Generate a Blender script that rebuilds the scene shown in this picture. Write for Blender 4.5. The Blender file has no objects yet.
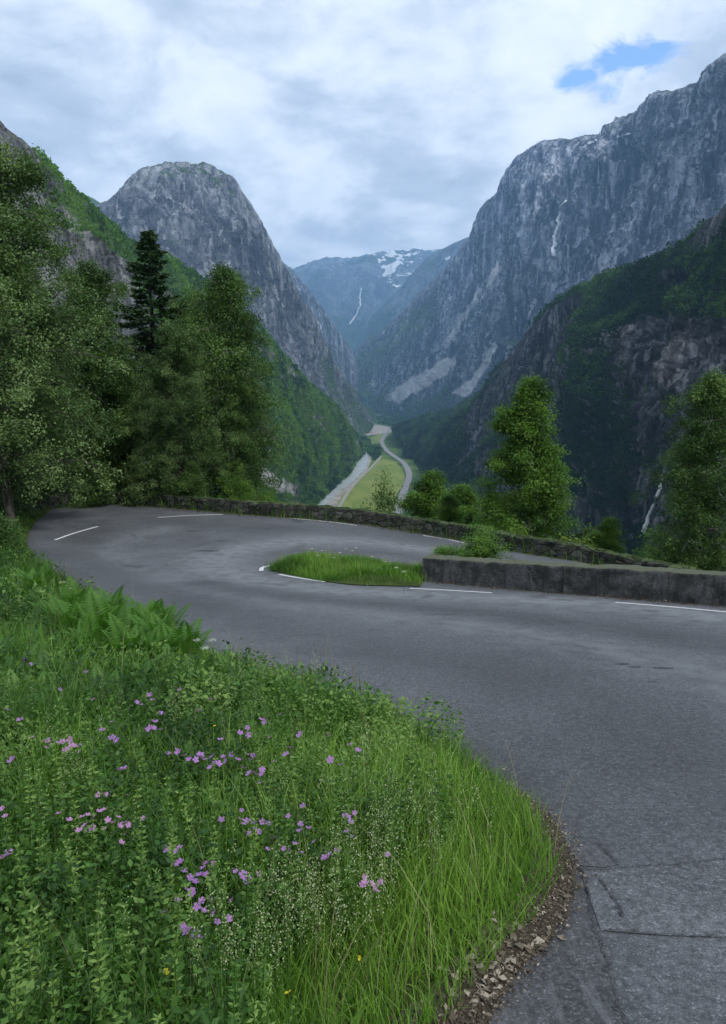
import bpy, math, random
import numpy as np
from mathutils import Vector, Matrix, geometry
from mathutils.bvhtree import BVHTree

rng = np.random.default_rng(11)
random.seed(11)
scn = bpy.context.scene
COL = scn.collection

# ------------------------------------------------------------------ camera
W_, H_ = 726, 1024
FPX = 26.0 / 36.0 * H_
PITCH = math.radians(10.0)
SN, CS = math.sin(PITCH), math.cos(PITCH)

cam_d = bpy.data.cameras.new('camera')
cam = bpy.data.objects.new('camera', cam_d)
COL.objects.link(cam)
cam.rotation_euler = (math.radians(90) - PITCH, 0, 0)
cam_d.sensor_fit = 'VERTICAL'
cam_d.sensor_height = 36.0
cam_d.lens = 26.0
cam_d.clip_start = 0.05
cam_d.clip_end = 60000
scn.camera = cam


def ray(px, py):
    h = (px - W_ / 2) / FPX
    v = (H_ / 2 - py) / FPX
    return np.array([h, CS + SN * v, -SN + CS * v])


def at(px, py, Y):
    d = ray(px, py)
    return d * (Y / d[1])


def proj(V):
    f = V[:, 1] * CS - V[:, 2] * SN
    u = V[:, 1] * SN + V[:, 2] * CS
    f = np.maximum(f, 1e-3)
    return W_ / 2 + FPX * V[:, 0] / f, H_ / 2 - FPX * u / f


# ------------------------------------------------------------------ numpy noise
_perm = np.random.default_rng(5).permutation(4096).astype(np.int64)
_val = np.random.default_rng(6).random(4096)


def vnoise(P):
    i = np.floor(P).astype(np.int64)
    f = P - i
    f = f * f * f * (f * (f * 6 - 15) + 10)
    out = np.zeros(len(P))
    for dx in (0, 1):
        hx = _perm[(i[:, 0] + dx) & 4095]
        wx = f[:, 0] if dx else 1 - f[:, 0]
        for dy in (0, 1):
            hy = _perm[(hx + i[:, 1] + dy) & 4095]
            wy = wx * (f[:, 1] if dy else 1 - f[:, 1])
            for dz in (0, 1):
                hz = _perm[(hy + i[:, 2] + dz) & 4095]
                out += wy * (f[:, 2] if dz else 1 - f[:, 2]) * _val[hz]
    return out


def fbm(P, octs=5, gain=0.5, ridged=False):
    P = np.asarray(P, float)
    a, s, n = 1.0, np.zeros(len(P)), 0.0
    for k in range(octs):
        v = vnoise(P * 2.03 ** k + k * 17.3)
        if ridged:
            v = 1 - np.abs(2 * v - 1)
        s += a * v
        n += a
        a *= gain
    return s / n


def ss(a, b, x):
    t = np.clip((np.asarray(x, float) - a) / (b - a), 0, 1)
    return t * t * (3 - 2 * t)


# ------------------------------------------------------------------ objects
def tag(o, label=None, cat=None, group=None, kind=None):
    if label: o['label'] = label
    if cat: o['category'] = cat
    if group: o['group'] = group
    if kind: o['kind'] = kind
    return o


def mesh_np(name, V, Fs, mat, parent=None, attrs=None, smooth=False):
    V = np.asarray(V, np.float32).reshape(-1, 3)
    if not isinstance(Fs, (list, tuple)):
        Fs = [Fs]
    Fs = [np.asarray(F, np.int32) for F in Fs if len(F)]
    me = bpy.data.meshes.new(name)
    me.vertices.add(len(V))
    me.vertices.foreach_set('co', V.ravel())
    loops = np.concatenate([F.ravel() for F in Fs])
    sizes = np.concatenate([np.full(len(F), F.shape[1], np.int32) for F in Fs])
    starts = np.concatenate([[0], np.cumsum(sizes)[:-1]]).astype(np.int32)
    me.loops.add(len(loops))
    me.loops.foreach_set('vertex_index', loops)
    me.polygons.add(len(sizes))
    me.polygons.foreach_set('loop_start', starts)
    me.polygons.foreach_set('loop_total', sizes)
    me.update(calc_edges=True)
    if smooth:
        me.polygons.foreach_set('use_smooth', np.ones(len(sizes), bool))
    for k, a in (attrs or {}).items():
        at_ = me.attributes.new(k, 'FLOAT', 'POINT')
        at_.data.foreach_set('value', np.asarray(a, np.float32))
    if mat: me.materials.append(mat)
    o = bpy.data.objects.new(name, me)
    COL.objects.link(o)
    if parent: o.parent = parent
    return o


def empty(name, loc=(0, 0, 0), rz=0.0):
    o = bpy.data.objects.new(name, None)
    COL.objects.link(o)
    o.location = loc
    o.rotation_euler = (0, 0, rz)
    o.empty_display_size = 0.2
    return o


def copy_tree(o, parent=None):
    c = o.copy()
    COL.objects.link(c)
    if parent: c.parent = parent
    for ch in list(o.children):
        copy_tree(ch, c)
    return c


# ------------------------------------------------------------------ materials
class NT:
    def __init__(self, name):
        self.m = bpy.data.materials.new(name)
        self.m.use_nodes = True
        self.t = self.m.node_tree
        self.t.nodes.clear()
        self.out = self.n('ShaderNodeOutputMaterial')

    def n(self, typ, **kw):
        nd = self.t.nodes.new(typ)
        for k, v in kw.items():
            setattr(nd, k, v)
        return nd

    def l(self, a, b):
        self.t.links.new(a, b)

    def setv(self, sock, v):
        if isinstance(v, bpy.types.NodeSocket):
            self.l(v, sock)
        else:
            sock.default_value = v

    def coord(self, scale=(1, 1, 1), src='Object'):
        tc = self.n('ShaderNodeTexCoord')
        mp = self.n('ShaderNodeMapping')
        mp.inputs['Scale'].default_value = scale
        self.l(tc.outputs[src], mp.inputs['Vector'])
        return mp.outputs['Vector']

    def noise(self, vec, scale, detail=6, rough=0.55, dist=0.0):
        nd = self.n('ShaderNodeTexNoise')
        self.l(vec, nd.inputs['Vector'])
        nd.inputs['Scale'].default_value = scale
        nd.inputs['Detail'].default_value = detail
        nd.inputs['Roughness'].default_value = rough
        nd.inputs['Distortion'].default_value = dist
        return nd.outputs['Fac']

    def ramp(self, fac, stops, interp='LINEAR'):
        nd = self.n('ShaderNodeValToRGB')
        self.l(fac, nd.inputs['Fac'])
        cr = nd.color_ramp
        cr.interpolation = interp
        while len(cr.elements) < len(stops):
            cr.elements.new(0.5)
        for e, (p, c) in zip(cr.elements, stops):
            e.position = p
            if not hasattr(c, '__len__'): c = (c, c, c)
            e.color = (*c[:3], 1)
        return nd.outputs['Color']

    def mix(self, fac, a, b, mode='MIX'):
        nd = self.n('ShaderNodeMix', data_type='RGBA', blend_type=mode)
        for s, v in ((nd.inputs[0], fac), (nd.inputs[6], a), (nd.inputs[7], b)):
            if not isinstance(v, bpy.types.NodeSocket) and hasattr(v, '__len__') and len(v) == 3:
                v = (*v, 1)
            self.setv(s, v)
        return nd.outputs[2]

    def math(self, op, a, b=0.0, clamp=False):
        nd = self.n('ShaderNodeMath', operation=op, use_clamp=clamp)
        self.setv(nd.inputs[0], a)
        self.setv(nd.inputs[1], b)
        return nd.outputs[0]

    def attr(self, name):
        nd = self.n('ShaderNodeAttribute', attribute_name=name)
        return nd.outputs['Fac']

    def bump(self, h, strength, dist):
        nd = self.n('ShaderNodeBump')
        self.l(h, nd.inputs['Height'])
        nd.inputs['Strength'].default_value = strength
        nd.inputs['Distance'].default_value = dist
        return nd.outputs['Normal']

    def principled(self, col, rough=0.8, spec=0.3, normal=None):
        p = self.n('ShaderNodeBsdfPrincipled')
        self.setv(p.inputs['Base Color'], col if isinstance(col, bpy.types.NodeSocket) else (*col, 1))
        self.setv(p.inputs['Roughness'], rough)
        p.inputs['Specular IOR Level'].default_value = spec
        if normal is not None: self.l(normal, p.inputs['Normal'])
        return p.outputs[0]

    def done(self, sh):
        self.l(sh, self.out.inputs['Surface'])
        return self.m


def leaf_mat(name, dark, mid, light, trans=0.35, rough=0.55, spec=0.3):
    m = NT(name)
    t = m.attr('tint')
    col = m.ramp(t, [(0.0, dark), (0.5, mid), (1.0, light)])
    p = m.principled(col, rough, spec)
    tr = m.n('ShaderNodeBsdfTranslucent')
    m.l(m.mix(1.0, col, (1.0, 1.15, 0.6), 'MULTIPLY'), tr.inputs['Color'])
    mx = m.n('ShaderNodeMixShader')
    mx.inputs[0].default_value = trans
    m.l(p, mx.inputs[1]); m.l(tr.outputs[0], mx.inputs[2])
    return m.done(mx.outputs[0])


def rock_mat(name, rock_dark, rock_mid, rock_light, green_dark, green_light, sc=1.0, bump=1.0):
    m = NT(name)
    vec = m.coord((1 / 100 * sc, 1 / 100 * sc, 1 / 330 * sc))
    iso = m.coord((1 / 100 * sc,) * 3)
    n1 = m.noise(vec, 1.3, 10, 0.62, 0.6)
    n2 = m.noise(vec, 7.0, 8, 0.75, 0.5)
    n3 = m.noise(iso, 2.2, 9, 0.6, 0.4)
    f = m.math('ADD', m.math('MULTIPLY', n1, 0.5), m.math('MULTIPLY', n2, 0.5))
    rock = m.ramp(f, [(0.38, rock_dark), (0.5, rock_mid), (0.62, rock_light)])
    zone = m.noise(m.coord((1 / 420 * sc, 1 / 420 * sc, 1 / 600 * sc)), 1.0, 4, 0.55, 1.2)
    rock = m.mix(1.0, rock, m.ramp(zone, [(0.34, (0.52, 0.52, 0.56)), (0.5, (0.95, 0.95, 0.95)), (0.64, (1.55, 1.52, 1.5))]), 'MULTIPLY')
    ck = m.n('ShaderNodeTexVoronoi', feature='DISTANCE_TO_EDGE'); ck.inputs['Scale'].default_value = 1.0
    dv = m.n('ShaderNodeVectorMath', operation='ADD')
    wn_ = m.n('ShaderNodeTexNoise'); m.l(iso, wn_.inputs['Vector']); wn_.inputs['Scale'].default_value = 5.0; wn_.inputs['Detail'].default_value = 5
    m.l(m.coord((1 / 45 * sc, 1 / 45 * sc, 1 / 140 * sc)), dv.inputs[0]); m.l(wn_.outputs['Color'], dv.inputs[1])
    m.l(dv.outputs[0], ck.inputs['Vector'])
    crk = m.ramp(ck.outputs['Distance'], [(0.0, 1.0), (0.09, 0.0)])
    rock = m.mix(m.math('MULTIPLY', crk, 0.6), rock, tuple(Vector(rock_dark) * 0.5))
    # pale streaks and dark water stains
    st = m.noise(m.coord((1 / 26 * sc, 1 / 26 * sc, 1 / 420 * sc)), 1.0, 6, 0.6, 0.8)
    rock = m.mix(m.ramp(st, [(0.54, 0.0), (0.64, 0.85)]), rock, rock_light)
    rock = m.mix(m.ramp(st, [(0.30, 0.8), (0.42, 0.0)]), rock, rock_dark)
    fn = m.noise(iso, 16.0, 6, 0.65)
    green = m.ramp(m.math('ADD', m.math('MULTIPLY', fn, 0.6), m.math('MULTIPLY', n3, 0.4)),
                   [(0.36, green_dark), (0.62, green_light)])
    vg = m.attr('veg')
    vg = m.math('ADD', vg, m.math('MULTIPLY', m.math('SUBTRACT', fn, 0.5), 1.1))
    vg = m.math('ADD', vg, m.math('MULTIPLY', m.math('SUBTRACT', n3, 0.5), 0.9))
    col = m.mix(m.ramp(vg, [(0.42, 0.0), (0.58, 1.0)]), rock, green)
    sc_ = m.attr('scree')
    scn_ = m.math('ADD', sc_, m.math('MULTIPLY', m.math('SUBTRACT', n1, 0.5), 1.5))
    col = m.mix(m.ramp(scn_, [(0.36, 0.0), (0.62, 1.0)]), col,
                m.ramp(fn, [(0.35, (0.55, 0.54, 0.55)), (0.65, (0.85, 0.85, 0.86))]))
    sw = m.attr('snow')
    swn = m.math('ADD', sw, m.math('MULTIPLY', m.math('SUBTRACT', n3, 0.5), 1.2))
    col = m.mix(m.ramp(swn, [(0.60, 0.0), (0.66, 1.0)]), col, (0.85, 0.88, 0.92))
    hgt = m.math('ADD', m.math('MULTIPLY', n1, 0.6), m.math('MULTIPLY', n2, 0.5))
    hgt = m.math('ADD', hgt, m.math('MULTIPLY', fn, 0.30))
    hgt = m.math('SUBTRACT', hgt, m.math('MULTIPLY', crk, 0.18))
    nb = m.bump(hgt, bump, 22.0 / sc)
    return m.done(m.principled(col, 0.85, 0.2, nb))


# ------------------------------------------------------------------ near ground heights
_yy = np.linspace(-60, 120, 1801)
_zz = np.interp(_yy, [-60, -10, 0, 10, 15, 17.5, 20, 24, 31, 40, 120],
                [2.0, 0.11, -1.67, -3.45, -4.34, -4.74, -5.02, -5.22, -5.45, -5.7, -6.5])
_k = np.exp(-0.5 * (np.linspace(-3, 3, 31)) ** 2); _k /= _k.sum()
_zz = np.convolve(np.pad(_zz, 15, 'edge'), _k, 'valid')


def R(x, y):
    x = np.asarray(x, float); y = np.asarray(y, float)
    s = 0.671 * x + 0.741 * y - 13.54
    far = ss(0.5, 6, s)
    e = far * ss(-5, 4, x) * (0.045 * np.clip(s, 0, 14) + 0.03 * np.clip(x, 0, 8))
    e = e + far * 0.10 * np.clip(x - 7, 0, 25)
    return np.interp(y, _yy, _zz) - e


def hit(px, py, h=None, t0=0.8, t1=90.0):
    h = h or R
    d = ray(px, py)
    t = np.geomspace(t0, t1, 500)
    P = d[None, :] * t[:, None]
    g = P[:, 2] - h(P[:, 0], P[:, 1])
    idx = np.nonzero(g < 0)[0]
    i = idx[0] if len(idx) else len(t) - 1
    a, b = (t[i - 1] if i else t[0] * 0.9), t[i]
    if len(idx):
        for _ in range(3):
            tt = np.linspace(a, b, 12)
            P = d[None, :] * tt[:, None]
            g = P[:, 2] - h(P[:, 0], P[:, 1])
            j = np.nonzero(g < 0)[0]
            j = max(1, j[0] if len(j) else 11)
            a, b = tt[j - 1], tt[j]
    return d * (0.5 * (a + b))


def spline(P, n):
    """Catmull-Rom through P, n samples by arc length."""
    P = np.asarray(P, float)
    Q = np.vstack([2 * P[0] - P[1], P, 2 * P[-1] - P[-2]])
    out = []
    for i in range(1, len(Q) - 2):
        t = np.linspace(0, 1, 24, endpoint=False)[:, None]
        a, b, c, d = Q[i - 1], Q[i], Q[i + 1], Q[i + 2]
        out.append(0.5 * (2 * b + (c - a) * t + (2 * a - 5 * b + 4 * c - d) * t ** 2 + (3 * b - a - 3 * c + d) * t ** 3))
    out.append(P[-1:])
    S = np.vstack(out)
    L = np.concatenate([[0], np.cumsum(np.linalg.norm(np.diff(S, axis=0), axis=1))])
    u = np.linspace(0, L[-1], n)
    return np.stack([np.interp(u, L, S[:, k]) for k in range(S.shape[1])], 1)


def seg_dist(P, poly, closed=False):
    """distance of 2-D points to a polyline"""
    P = np.asarray(P, float); poly = np.asarray(poly, float)
    if closed: poly = np.vstack([poly, poly[:1]])
    best = np.full(len(P), 1e18)
    for a, b in zip(poly[:-1], poly[1:]):
        ab = b - a
        t = np.clip(((P - a) @ ab) / max(ab @ ab, 1e-12), 0, 1)
        q = P - a - t[:, None] * ab
        best = np.minimum(best, (q * q).sum(1))
    return np.sqrt(best)


def inside(P, poly):
    P = np.asarray(P, float); poly = np.asarray(poly, float)
    x, y = P[:, 0], P[:, 1]
    r = np.zeros(len(P), bool)
    for (x0, y0), (x1, y1) in zip(poly, np.roll(poly, -1, 0)):
        if y0 == y1: continue
        c = ((y0 > y) != (y1 > y)) & (x < (x1 - x0) * (y - y0) / (y1 - y0) + x0)
        r ^= c
    return r


# road outline in plan
left_px = [(440, 1085), (478, 1024), (512, 972), (545, 938), (566, 905), (574, 878), (566, 848), (545, 815), (505, 782), (445, 752), (385, 724),
           (325, 702), (262, 680), (200, 654), (150, 628), (100, 600), (62, 577), (36, 558), (27, 540), (36, 522), (52, 509)]
left_edge = np.array([hit(*p)[:2] for p in left_px])
back_px = [(52, 509), (85, 505), (130, 505), (200, 511), (260, 516), (336, 522), (386, 528), (464, 541), (514, 552)]
back_edge = np.array([hit(*p)[:2] for p in back_px])
bl = back_edge[-1]
back_edge = np.vstack([back_edge, [[bl[0] + 2.6, bl[1] - 1.9], [bl[0] + 6.5, bl[1] - 5.2], [bl[0] + 14, bl[1] - 12.2]]])
le = spline(left_edge, 160)
be = spline(back_edge, 90)
road_poly = np.vstack([le, be[1:], [[20, 4], [16, -14], [-1.5, -14], [-0.6, -3]]])

FW = np.array([[1.40, 17.0], [6.375, 12.5], [11.9, 7.5]])          # front wall foot line
BW = back_edge                                                      # back wall foot line
_o = np.argsort(BW[:, 0])
_bx, _by = BW[_o, 0], BW[_o, 1]


def G(x, y, fine=True):
    x = np.asarray(x, float); y = np.asarray(y, float)
    shp = x.shape
    x = x.ravel(); y = y.ravel()
    P = np.stack([x, y], 1)
    near = (np.abs(x) < 70) & (y > -40) & (y < 90)
    d = np.full(len(x), 40.0)
    ins = np.zeros(len(x), bool)
    if near.any():
        d[near] = seg_dist(P[near], road_poly[::2], True)
        ins[near] = inside(P[near], road_poly)
    r = R(x, np.clip(y, -60, 110))
    yb = np.interp(x, np.concatenate([[-60, -24], _bx, [40]]), np.concatenate([[36, 34], _by, [-4]]))
    e = y - yb - 0.35
    # grassy bank left of the road
    dd = np.where(ins, 0, d)
    bank = 0.05 * ss(0, 0.25, dd) + 0.075 * np.clip(dd, 0, 5) + 0.09 * np.clip(dd - 5, 0, 8) + 0.30 * np.clip(dd - 13, 0, 60)
    n = 0.0
    if fine:
        n = (fbm(np.stack([x / 1.7, y / 1.7, 0 * x], 1), 3) - 0.5) * 0.30 * ss(0.2, 1.5, dd)
    z = np.where(ins, r - 0.05, r + np.where(e < 0, bank, 0.05) + n)
    # right of the road, behind the camera: nearly level verge
    zr = r - 0.05
    # valley side falls away
    slope = 0.62 - 0.34 * ss(-4, -16, x)
    dr = np.where(e > 0, slope * np.clip(e - 0.6, 0, None), 0)
    side = 0.30 * np.clip(-14 - x, 0, 80) * ss(400, 100, y) * ss(-1, 4, e)
    z = np.where(e > 0, R(x, np.minimum(y, yb)) - 0.02 - dr + side + n, z)
    z = np.maximum(z, -250.0)
    return z.reshape(shp)


# ------------------------------------------------------------------ the ground sheet
def axis(lo, hi, a, b, step, n_out):
    mid = np.arange(a, b + step / 2, step)
    l = a - np.geomspace(step, a - lo, n_out)[::-1]
    r_ = b + np.geomspace(step, hi - b, n_out)
    return np.concatenate([l, mid, r_])


def grid_faces(ny, nx):
    i = np.arange(ny * nx).reshape(ny, nx)
    return np.stack([i[:-1, :-1], i[:-1, 1:], i[1:, 1:], i[1:, :-1]], -1).reshape(-1, 4)


def soil_mat():
    m = NT('soil')
    v = m.coord()
    n = m.noise(v, 3.0, 8, 0.6)
    nf = m.noise(v, 40.0, 5, 0.6)
    col = m.ramp(n, [(0.35, (0.035, 0.045, 0.014)), (0.65, (0.055, 0.085, 0.022))])
    col = m.mix(m.ramp(nf, [(0.5, 0.0), (0.7, 0.6)]), col, (0.075, 0.06, 0.035))
    # far off, on the valley floor, the sheet is meadow and scrub
    big = m.noise(v, 0.011, 8, 0.6)
    colf = m.ramp(big, [(0.4, (0.035, 0.08, 0.018)), (0.62, (0.12, 0.19, 0.045))])
    sp = m.n('ShaderNodeSeparateXYZ'); m.l(v, sp.inputs[0])
    far = m.ramp(m.math('DIVIDE', sp.outputs['Y'], 400.0, True), [(0.2, 0.0), (0.6, 1.0)])
    col = m.mix(far, col, colf)
    return m.done(m.principled(col, 0.95, 0.1, m.bump(nf, 0.6, 0.03)))


xs = axis(-14500, 14500, -26, 26, 0.3, 70)
ys = axis(-500, 16500, -6, 48, 0.3, 80)
X, Y = np.meshgrid(xs, ys)
Z = G(X, Y)
SOIL = soil_mat()
gr = mesh_np('ground', np.stack([X, Y, Z], -1), grid_faces(len(ys), len(xs)), SOIL, smooth=True)
tag(gr, kind='structure')


# ------------------------------------------------------------------ road
def asphalt(name, base, wearmul=1.0, coarse=1.0, streak=None):
    m = NT(name)
    v = m.coord()
    big = m.noise(v, 0.35, 5, 0.6, 0.5)
    mid = m.noise(v, 3.2, 7, 0.6, 0.2)
    fine = m.noise(v, 110.0 / coarse, 3, 0.7)
    vo = m.n('ShaderNodeTexVoronoi'); vo.inputs['Scale'].default_value = 120.0 / coarse
    m.l(v, vo.inputs['Vector'])
    hue = m.n('ShaderNodeSeparateColor'); m.l(vo.outputs['Color'], hue.inputs[0])
    b = Vector(base)
    col = m.ramp(m.math('ADD', m.math('MULTIPLY', big, 0.6), m.math('MULTIPLY', mid, 0.4)),
                 [(0.36, tuple(b * 0.66)), (0.5, tuple(b)), (0.64, tuple(b * 1.36))])
    col = m.mix(m.ramp(hue.outputs[0], [(0.0, 0.55), (0.25, 0.0)]), col, tuple(b * 0.35))
    col = m.mix(m.ramp(hue.outputs[1], [(0.80, 0.0), (0.97, 0.42)]), col, tuple(b * 2.9))
    col = m.mix(m.ramp(fine, [(0.35, 0.55), (0.5, 0.0)]), col, tuple(b * 0.4))
    gr_ = m.noise(v, 26.0, 5, 0.8)
    col = m.mix(1.0, col, m.ramp(gr_, [(0.36, 0.62), (0.5, 1.0), (0.64, 1.42)]), 'MULTIPLY')
    w = m.math('MULTIPLY', m.attr('wear'), wearmul)
    wn = m.math('MULTIPLY', w, m.math('ADD', m.math('MULTIPLY', m.math('SUBTRACT', mid, 0.32), 3.0), 0.15))
    col = m.mix(m.math('MULTIPLY', wn, 0.75, True), col, (0.165, 0.175, 0.185))
    col = m.mix(m.math('MULTIPLY', wn, -0.6, True), col, (0.034, 0.034, 0.037))
    # dark oily blots
    bl_ = m.noise(v, 1.1, 3, 0.5, 0.8)
    col = m.mix(m.ramp(bl_, [(0.66, 0.0), (0.72, 0.55)]), col, tuple(b * 0.45))
    if streak is not None:
        mp = m.n('ShaderNodeMapping'); mp.inputs['Rotation'].default_value = (0, 0, streak); mp.inputs['Scale'].default_value = (22, 2.2, 1)
        m.l(v, mp.inputs['Vector'])
        sn = m.noise(mp.outputs[0], 1.0, 6, 0.7, 0.4)
        col = m.mix(m.ramp(sn, [(0.5, 0.0), (0.68, 0.65)]), col, tuple(b * 2.3))
    h = m.math('ADD', m.math('MULTIPLY', vo.outputs['Distance'], -0.6), m.math('MULTIPLY', fine, 0.5))
    rgh = m.ramp(mid, [(0.3, 0.72), (0.7, 0.88)])
    return m.done(m.principled(col, rgh, 0.28, m.bump(h, 0.7, 0.006)))


ASPH = asphalt('asphalt', (0.088, 0.093, 0.100))


def fill_poly(poly, step, jitter=0.0):
    """conforming triangulation of a plan polygon with interior points"""
    poly = np.asarray(poly, float)
    x0, y0 = poly.min(0); x1, y1 = poly.max(0)
    gx, gy = np.meshgrid(np.arange(x0, x1, step), np.arange(y0, y1, step))
    P = np.stack([gx.ravel(), gy.ravel()], 1)
    P = P + rng.uniform(-jitter, jitter, P.shape) if jitter else P
    P = P[inside(P, poly)]
    P = P[seg_dist(P, poly, True) > step * 0.45]
    allp = np.vstack([poly, P])
    n = len(poly)
    r = geometry.delaunay_2d_cdt([Vector(p) for p in allp], [(i, (i + 1) % n) for i in range(n)], [], 1, 1e-6)
    V = np.array([(v.x, v.y) for v in r[0]])
    F = np.array([f for f in r[2] if len(f) == 3])
    c = V[F].mean(1)
    F = F[inside(c, poly)]
    a = V[F]
    cr = (a[:, 1, 0] - a[:, 0, 0]) * (a[:, 2, 1] - a[:, 0, 1]) - (a[:, 1, 1] - a[:, 0, 1]) * (a[:, 2, 0] - a[:, 0, 0])
    F[cr < 0] = F[cr < 0][:, ::-1]
    return V, F


V2, F2 = fill_poly(road_poly, 0.22)


def plan(pix, n=60):
    return spline(np.array([hit(*p)[:2] for p in pix]), n)


light_track = plan([(760, 622), (600, 604), (430, 595), (310, 587), (240, 577), (215, 563), (240, 549), (330, 540), (420, 549)])
light_track2 = plan([(760, 690), (560, 640), (400, 617), (250, 600), (150, 575), (110, 548), (170, 528)])
dark_track = plan([(760, 655), (560, 622), (400, 606), (290, 596), (205, 583)])
dark_track2 = plan([(740, 790), (560, 695), (400, 652), (250, 620), (130, 580), (80, 548), (130, 523), (300, 530)])
d1, d2, d3, d4 = (seg_dist(V2, q) for q in (light_track, dark_track, dark_track2, light_track2))
wear = 1.5 * np.exp(-(d1 / 0.95) ** 2) - 0.95 * np.exp(-(d2 / 0.55) ** 2) - 0.6 * np.exp(-(d3 / 0.8) ** 2) + 0.7 * np.exp(-(d4 / 0.6) ** 2)
wear = wear - 0.9 * np.exp(-(seg_dist(V2, le) / 0.28) ** 2)
road = mesh_np('road', np.column_stack([V2, R(V2[:, 0], V2[:, 1])]), F2, ASPH, attrs={'wear': wear}, smooth=True)
tag(road, kind='structure')


def strip(name, path, width, mat, dz=0.006, n=40, irregular=0.0, h=None, attrs=None):
    path = np.asarray(path, float)
    P = spline(path, n)
    T = np.gradient(P, axis=0); T /= np.linalg.norm(T, axis=1)[:, None]
    N = np.stack([-T[:, 1], T[:, 0]], 1)
    w = np.full(n, width / 2)
    k_ = np.arange(n) / 2.2
    wl = w * (1 + 2.4 * irregular * (fbm(np.stack([k_, 0 * k_ + path[0, 0] * 31, 0 * k_], 1), 3) - 0.5)); wr = w * (1 + 2.4 * irregular * (fbm(np.stack([k_, 0 * k_ + path[0, 1] * 37, 0 * k_ + 5], 1), 3) - 0.5))
    A = P + N * wl[:, None]; B = P - N * wr[:, None]
    h = h or R
    Vv = np.vstack([np.column_stack([A, h(A[:, 0], A[:, 1]) + dz]), np.column_stack([B, h(B[:, 0], B[:, 1]) + dz])])
    i = np.arange(n - 1)
    F = np.stack([i, i + n, i + n + 1, i + 1], 1)
    return mesh_np(name, Vv, F, mat)


def paint_mat():
    m = NT('road_paint')
    v = m.coord()
    n = m.noise(v, 14.0, 6, 0.7)
    f = m.noise(v, 90.0, 3, 0.6)
    col = m.ramp(f, [(0.3, (0.42, 0.43, 0.44)), (0.6, (0.66, 0.66, 0.66))])
    col = m.mix(m.ramp(n, [(0.55, 0.0), (0.68, 0.85)]), col, (0.12, 0.12, 0.125))
    return m.done(m.principled(col, 0.75, 0.3))


PAINT = paint_mat()
for pts in ([(55, 540), (75, 533), (98, 526.5)], [(158, 517.5), (190, 515.5), (223, 514.5)], [(291, 518.5), (325, 521.5), (357, 525.5)],
            [(423, 535.5), (445, 539), (464, 543)], [(261, 571), (263, 567.5), (274, 565)], [(279, 574.5), (302, 578.5), (325, 582)],
            [(410, 588.5), (450, 590.5), (492, 593)], [(615, 602.5), (670, 607), (740, 613.5)]):
    q = np.array([hit(*p)[:2] for p in pts])
    tag(strip('road_marking', q, 0.11, PAINT, 0.006, 24, 0.10), kind='structure')

STAIN = asphalt('asphalt_stain', (0.066, 0.068, 0.072), 0)
for px, py, lw in ((622, 664, 0.10), (636, 667, 0.08), (663, 668, 0.13), (652, 682, 0.05), (196, 531, 0.5), (222, 541, 0.35), (208, 551, 0.4), (252, 527, 0.45), (238, 536, 0.25), (180, 540, 0.3)):
    c_ = hit(px, py)[:2]
    an = np.linspace(0, 2 * math.pi, 28, endpoint=False)
    rad_ = 0.62 * lw * (0.35 + 1.3 * fbm(np.stack([np.cos(an) * 1.6 + px, np.sin(an) * 1.6 + py, 0 * an], 1), 4) ** 1.5)
    q = c_ + np.stack([np.cos(an) * rad_ * 1.5, np.sin(an) * rad_ * 0.7], 1)
    Vp = np.vstack([c_, q]); k_ = np.arange(28)
    tag(mesh_np('road_stain', np.column_stack([Vp, R(Vp[:, 0], Vp[:, 1]) + 0.0045]), np.stack([0 * k_, k_ + 1, (k_ + 1) % 28 + 1], 1), STAIN), kind='structure')
# older lighter patch, its seams and the scraped edge at the lower right
ASPH_P = asphalt('asphalt_patch', (0.090, 0.094, 0.100), 0, 1.1)
ASPH_D = asphalt('asphalt_dark', (0.062, 0.064, 0.068), 0, 1.1, 0.12)
ASPH_S = asphalt('asphalt_scraped', (0.066, 0.068, 0.073), 0, 1.1, -0.9)
pp = np.array([hit(*p)[:2] for p in [(580, 871), (620, 869.5), (663, 866), (726, 859), (800, 848), (830, 946), (726, 938), (660, 936), (601, 931), (590, 900)]])
Vp, Fp = fill_poly(pp, 0.12)
tag(mesh_np('road_patch', np.column_stack([Vp, R(Vp[:, 0], Vp[:, 1]) + 0.004]), Fp, ASPH_P), kind='structure')
pp2 = np.array([hit(*p)[:2] for p in [(484, 1022), (520, 972), (552, 942), (580, 925), (597, 938), (607, 970), (622, 1022), (640, 1080), (470, 1080)]])
Vp, Fp = fill_poly(pp2, 0.12)
tag(mesh_np('road_patch', np.column_stack([Vp, R(Vp[:, 0], Vp[:, 1]) + 0.008]), Fp, ASPH_D), kind='structure')


def crack_mat():
    m = NT('tar_seam')
    v = m.coord()
    n = m.noise(v, 30.0, 4, 0.7)
    return m.done(m.principled(m.ramp(n, [(0.4, (0.034, 0.034, 0.036)), (0.62, (0.078, 0.08, 0.084))]), 0.9, 0.2))


CRACK = crack_mat()
for pts, w in (([(574, 869), (600, 871), (630, 868), (663, 866), (700, 863), (740, 857)], 0.005),
               ([(590, 930), (640, 935), (690, 937), (740, 939)], 0.004),
               ([(566, 850), (583, 876), (590, 905), (599, 938), (608, 970), (616, 1000), (628, 1040)], 0.008),
               ([(596, 876), (606, 890), (618, 905), (621, 918)], 0.005),
               ([(596, 842), (606, 852), (617, 865)], 0.004)):
    q = np.array([hit(*p)[:2] for p in pts])
    q = spline(q, 60); q += rng.normal(0, 0.007, q.shape)
    tag(strip('road_crack', q, w, CRACK, 0.0105, 160, 1.3), kind='structure')


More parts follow.
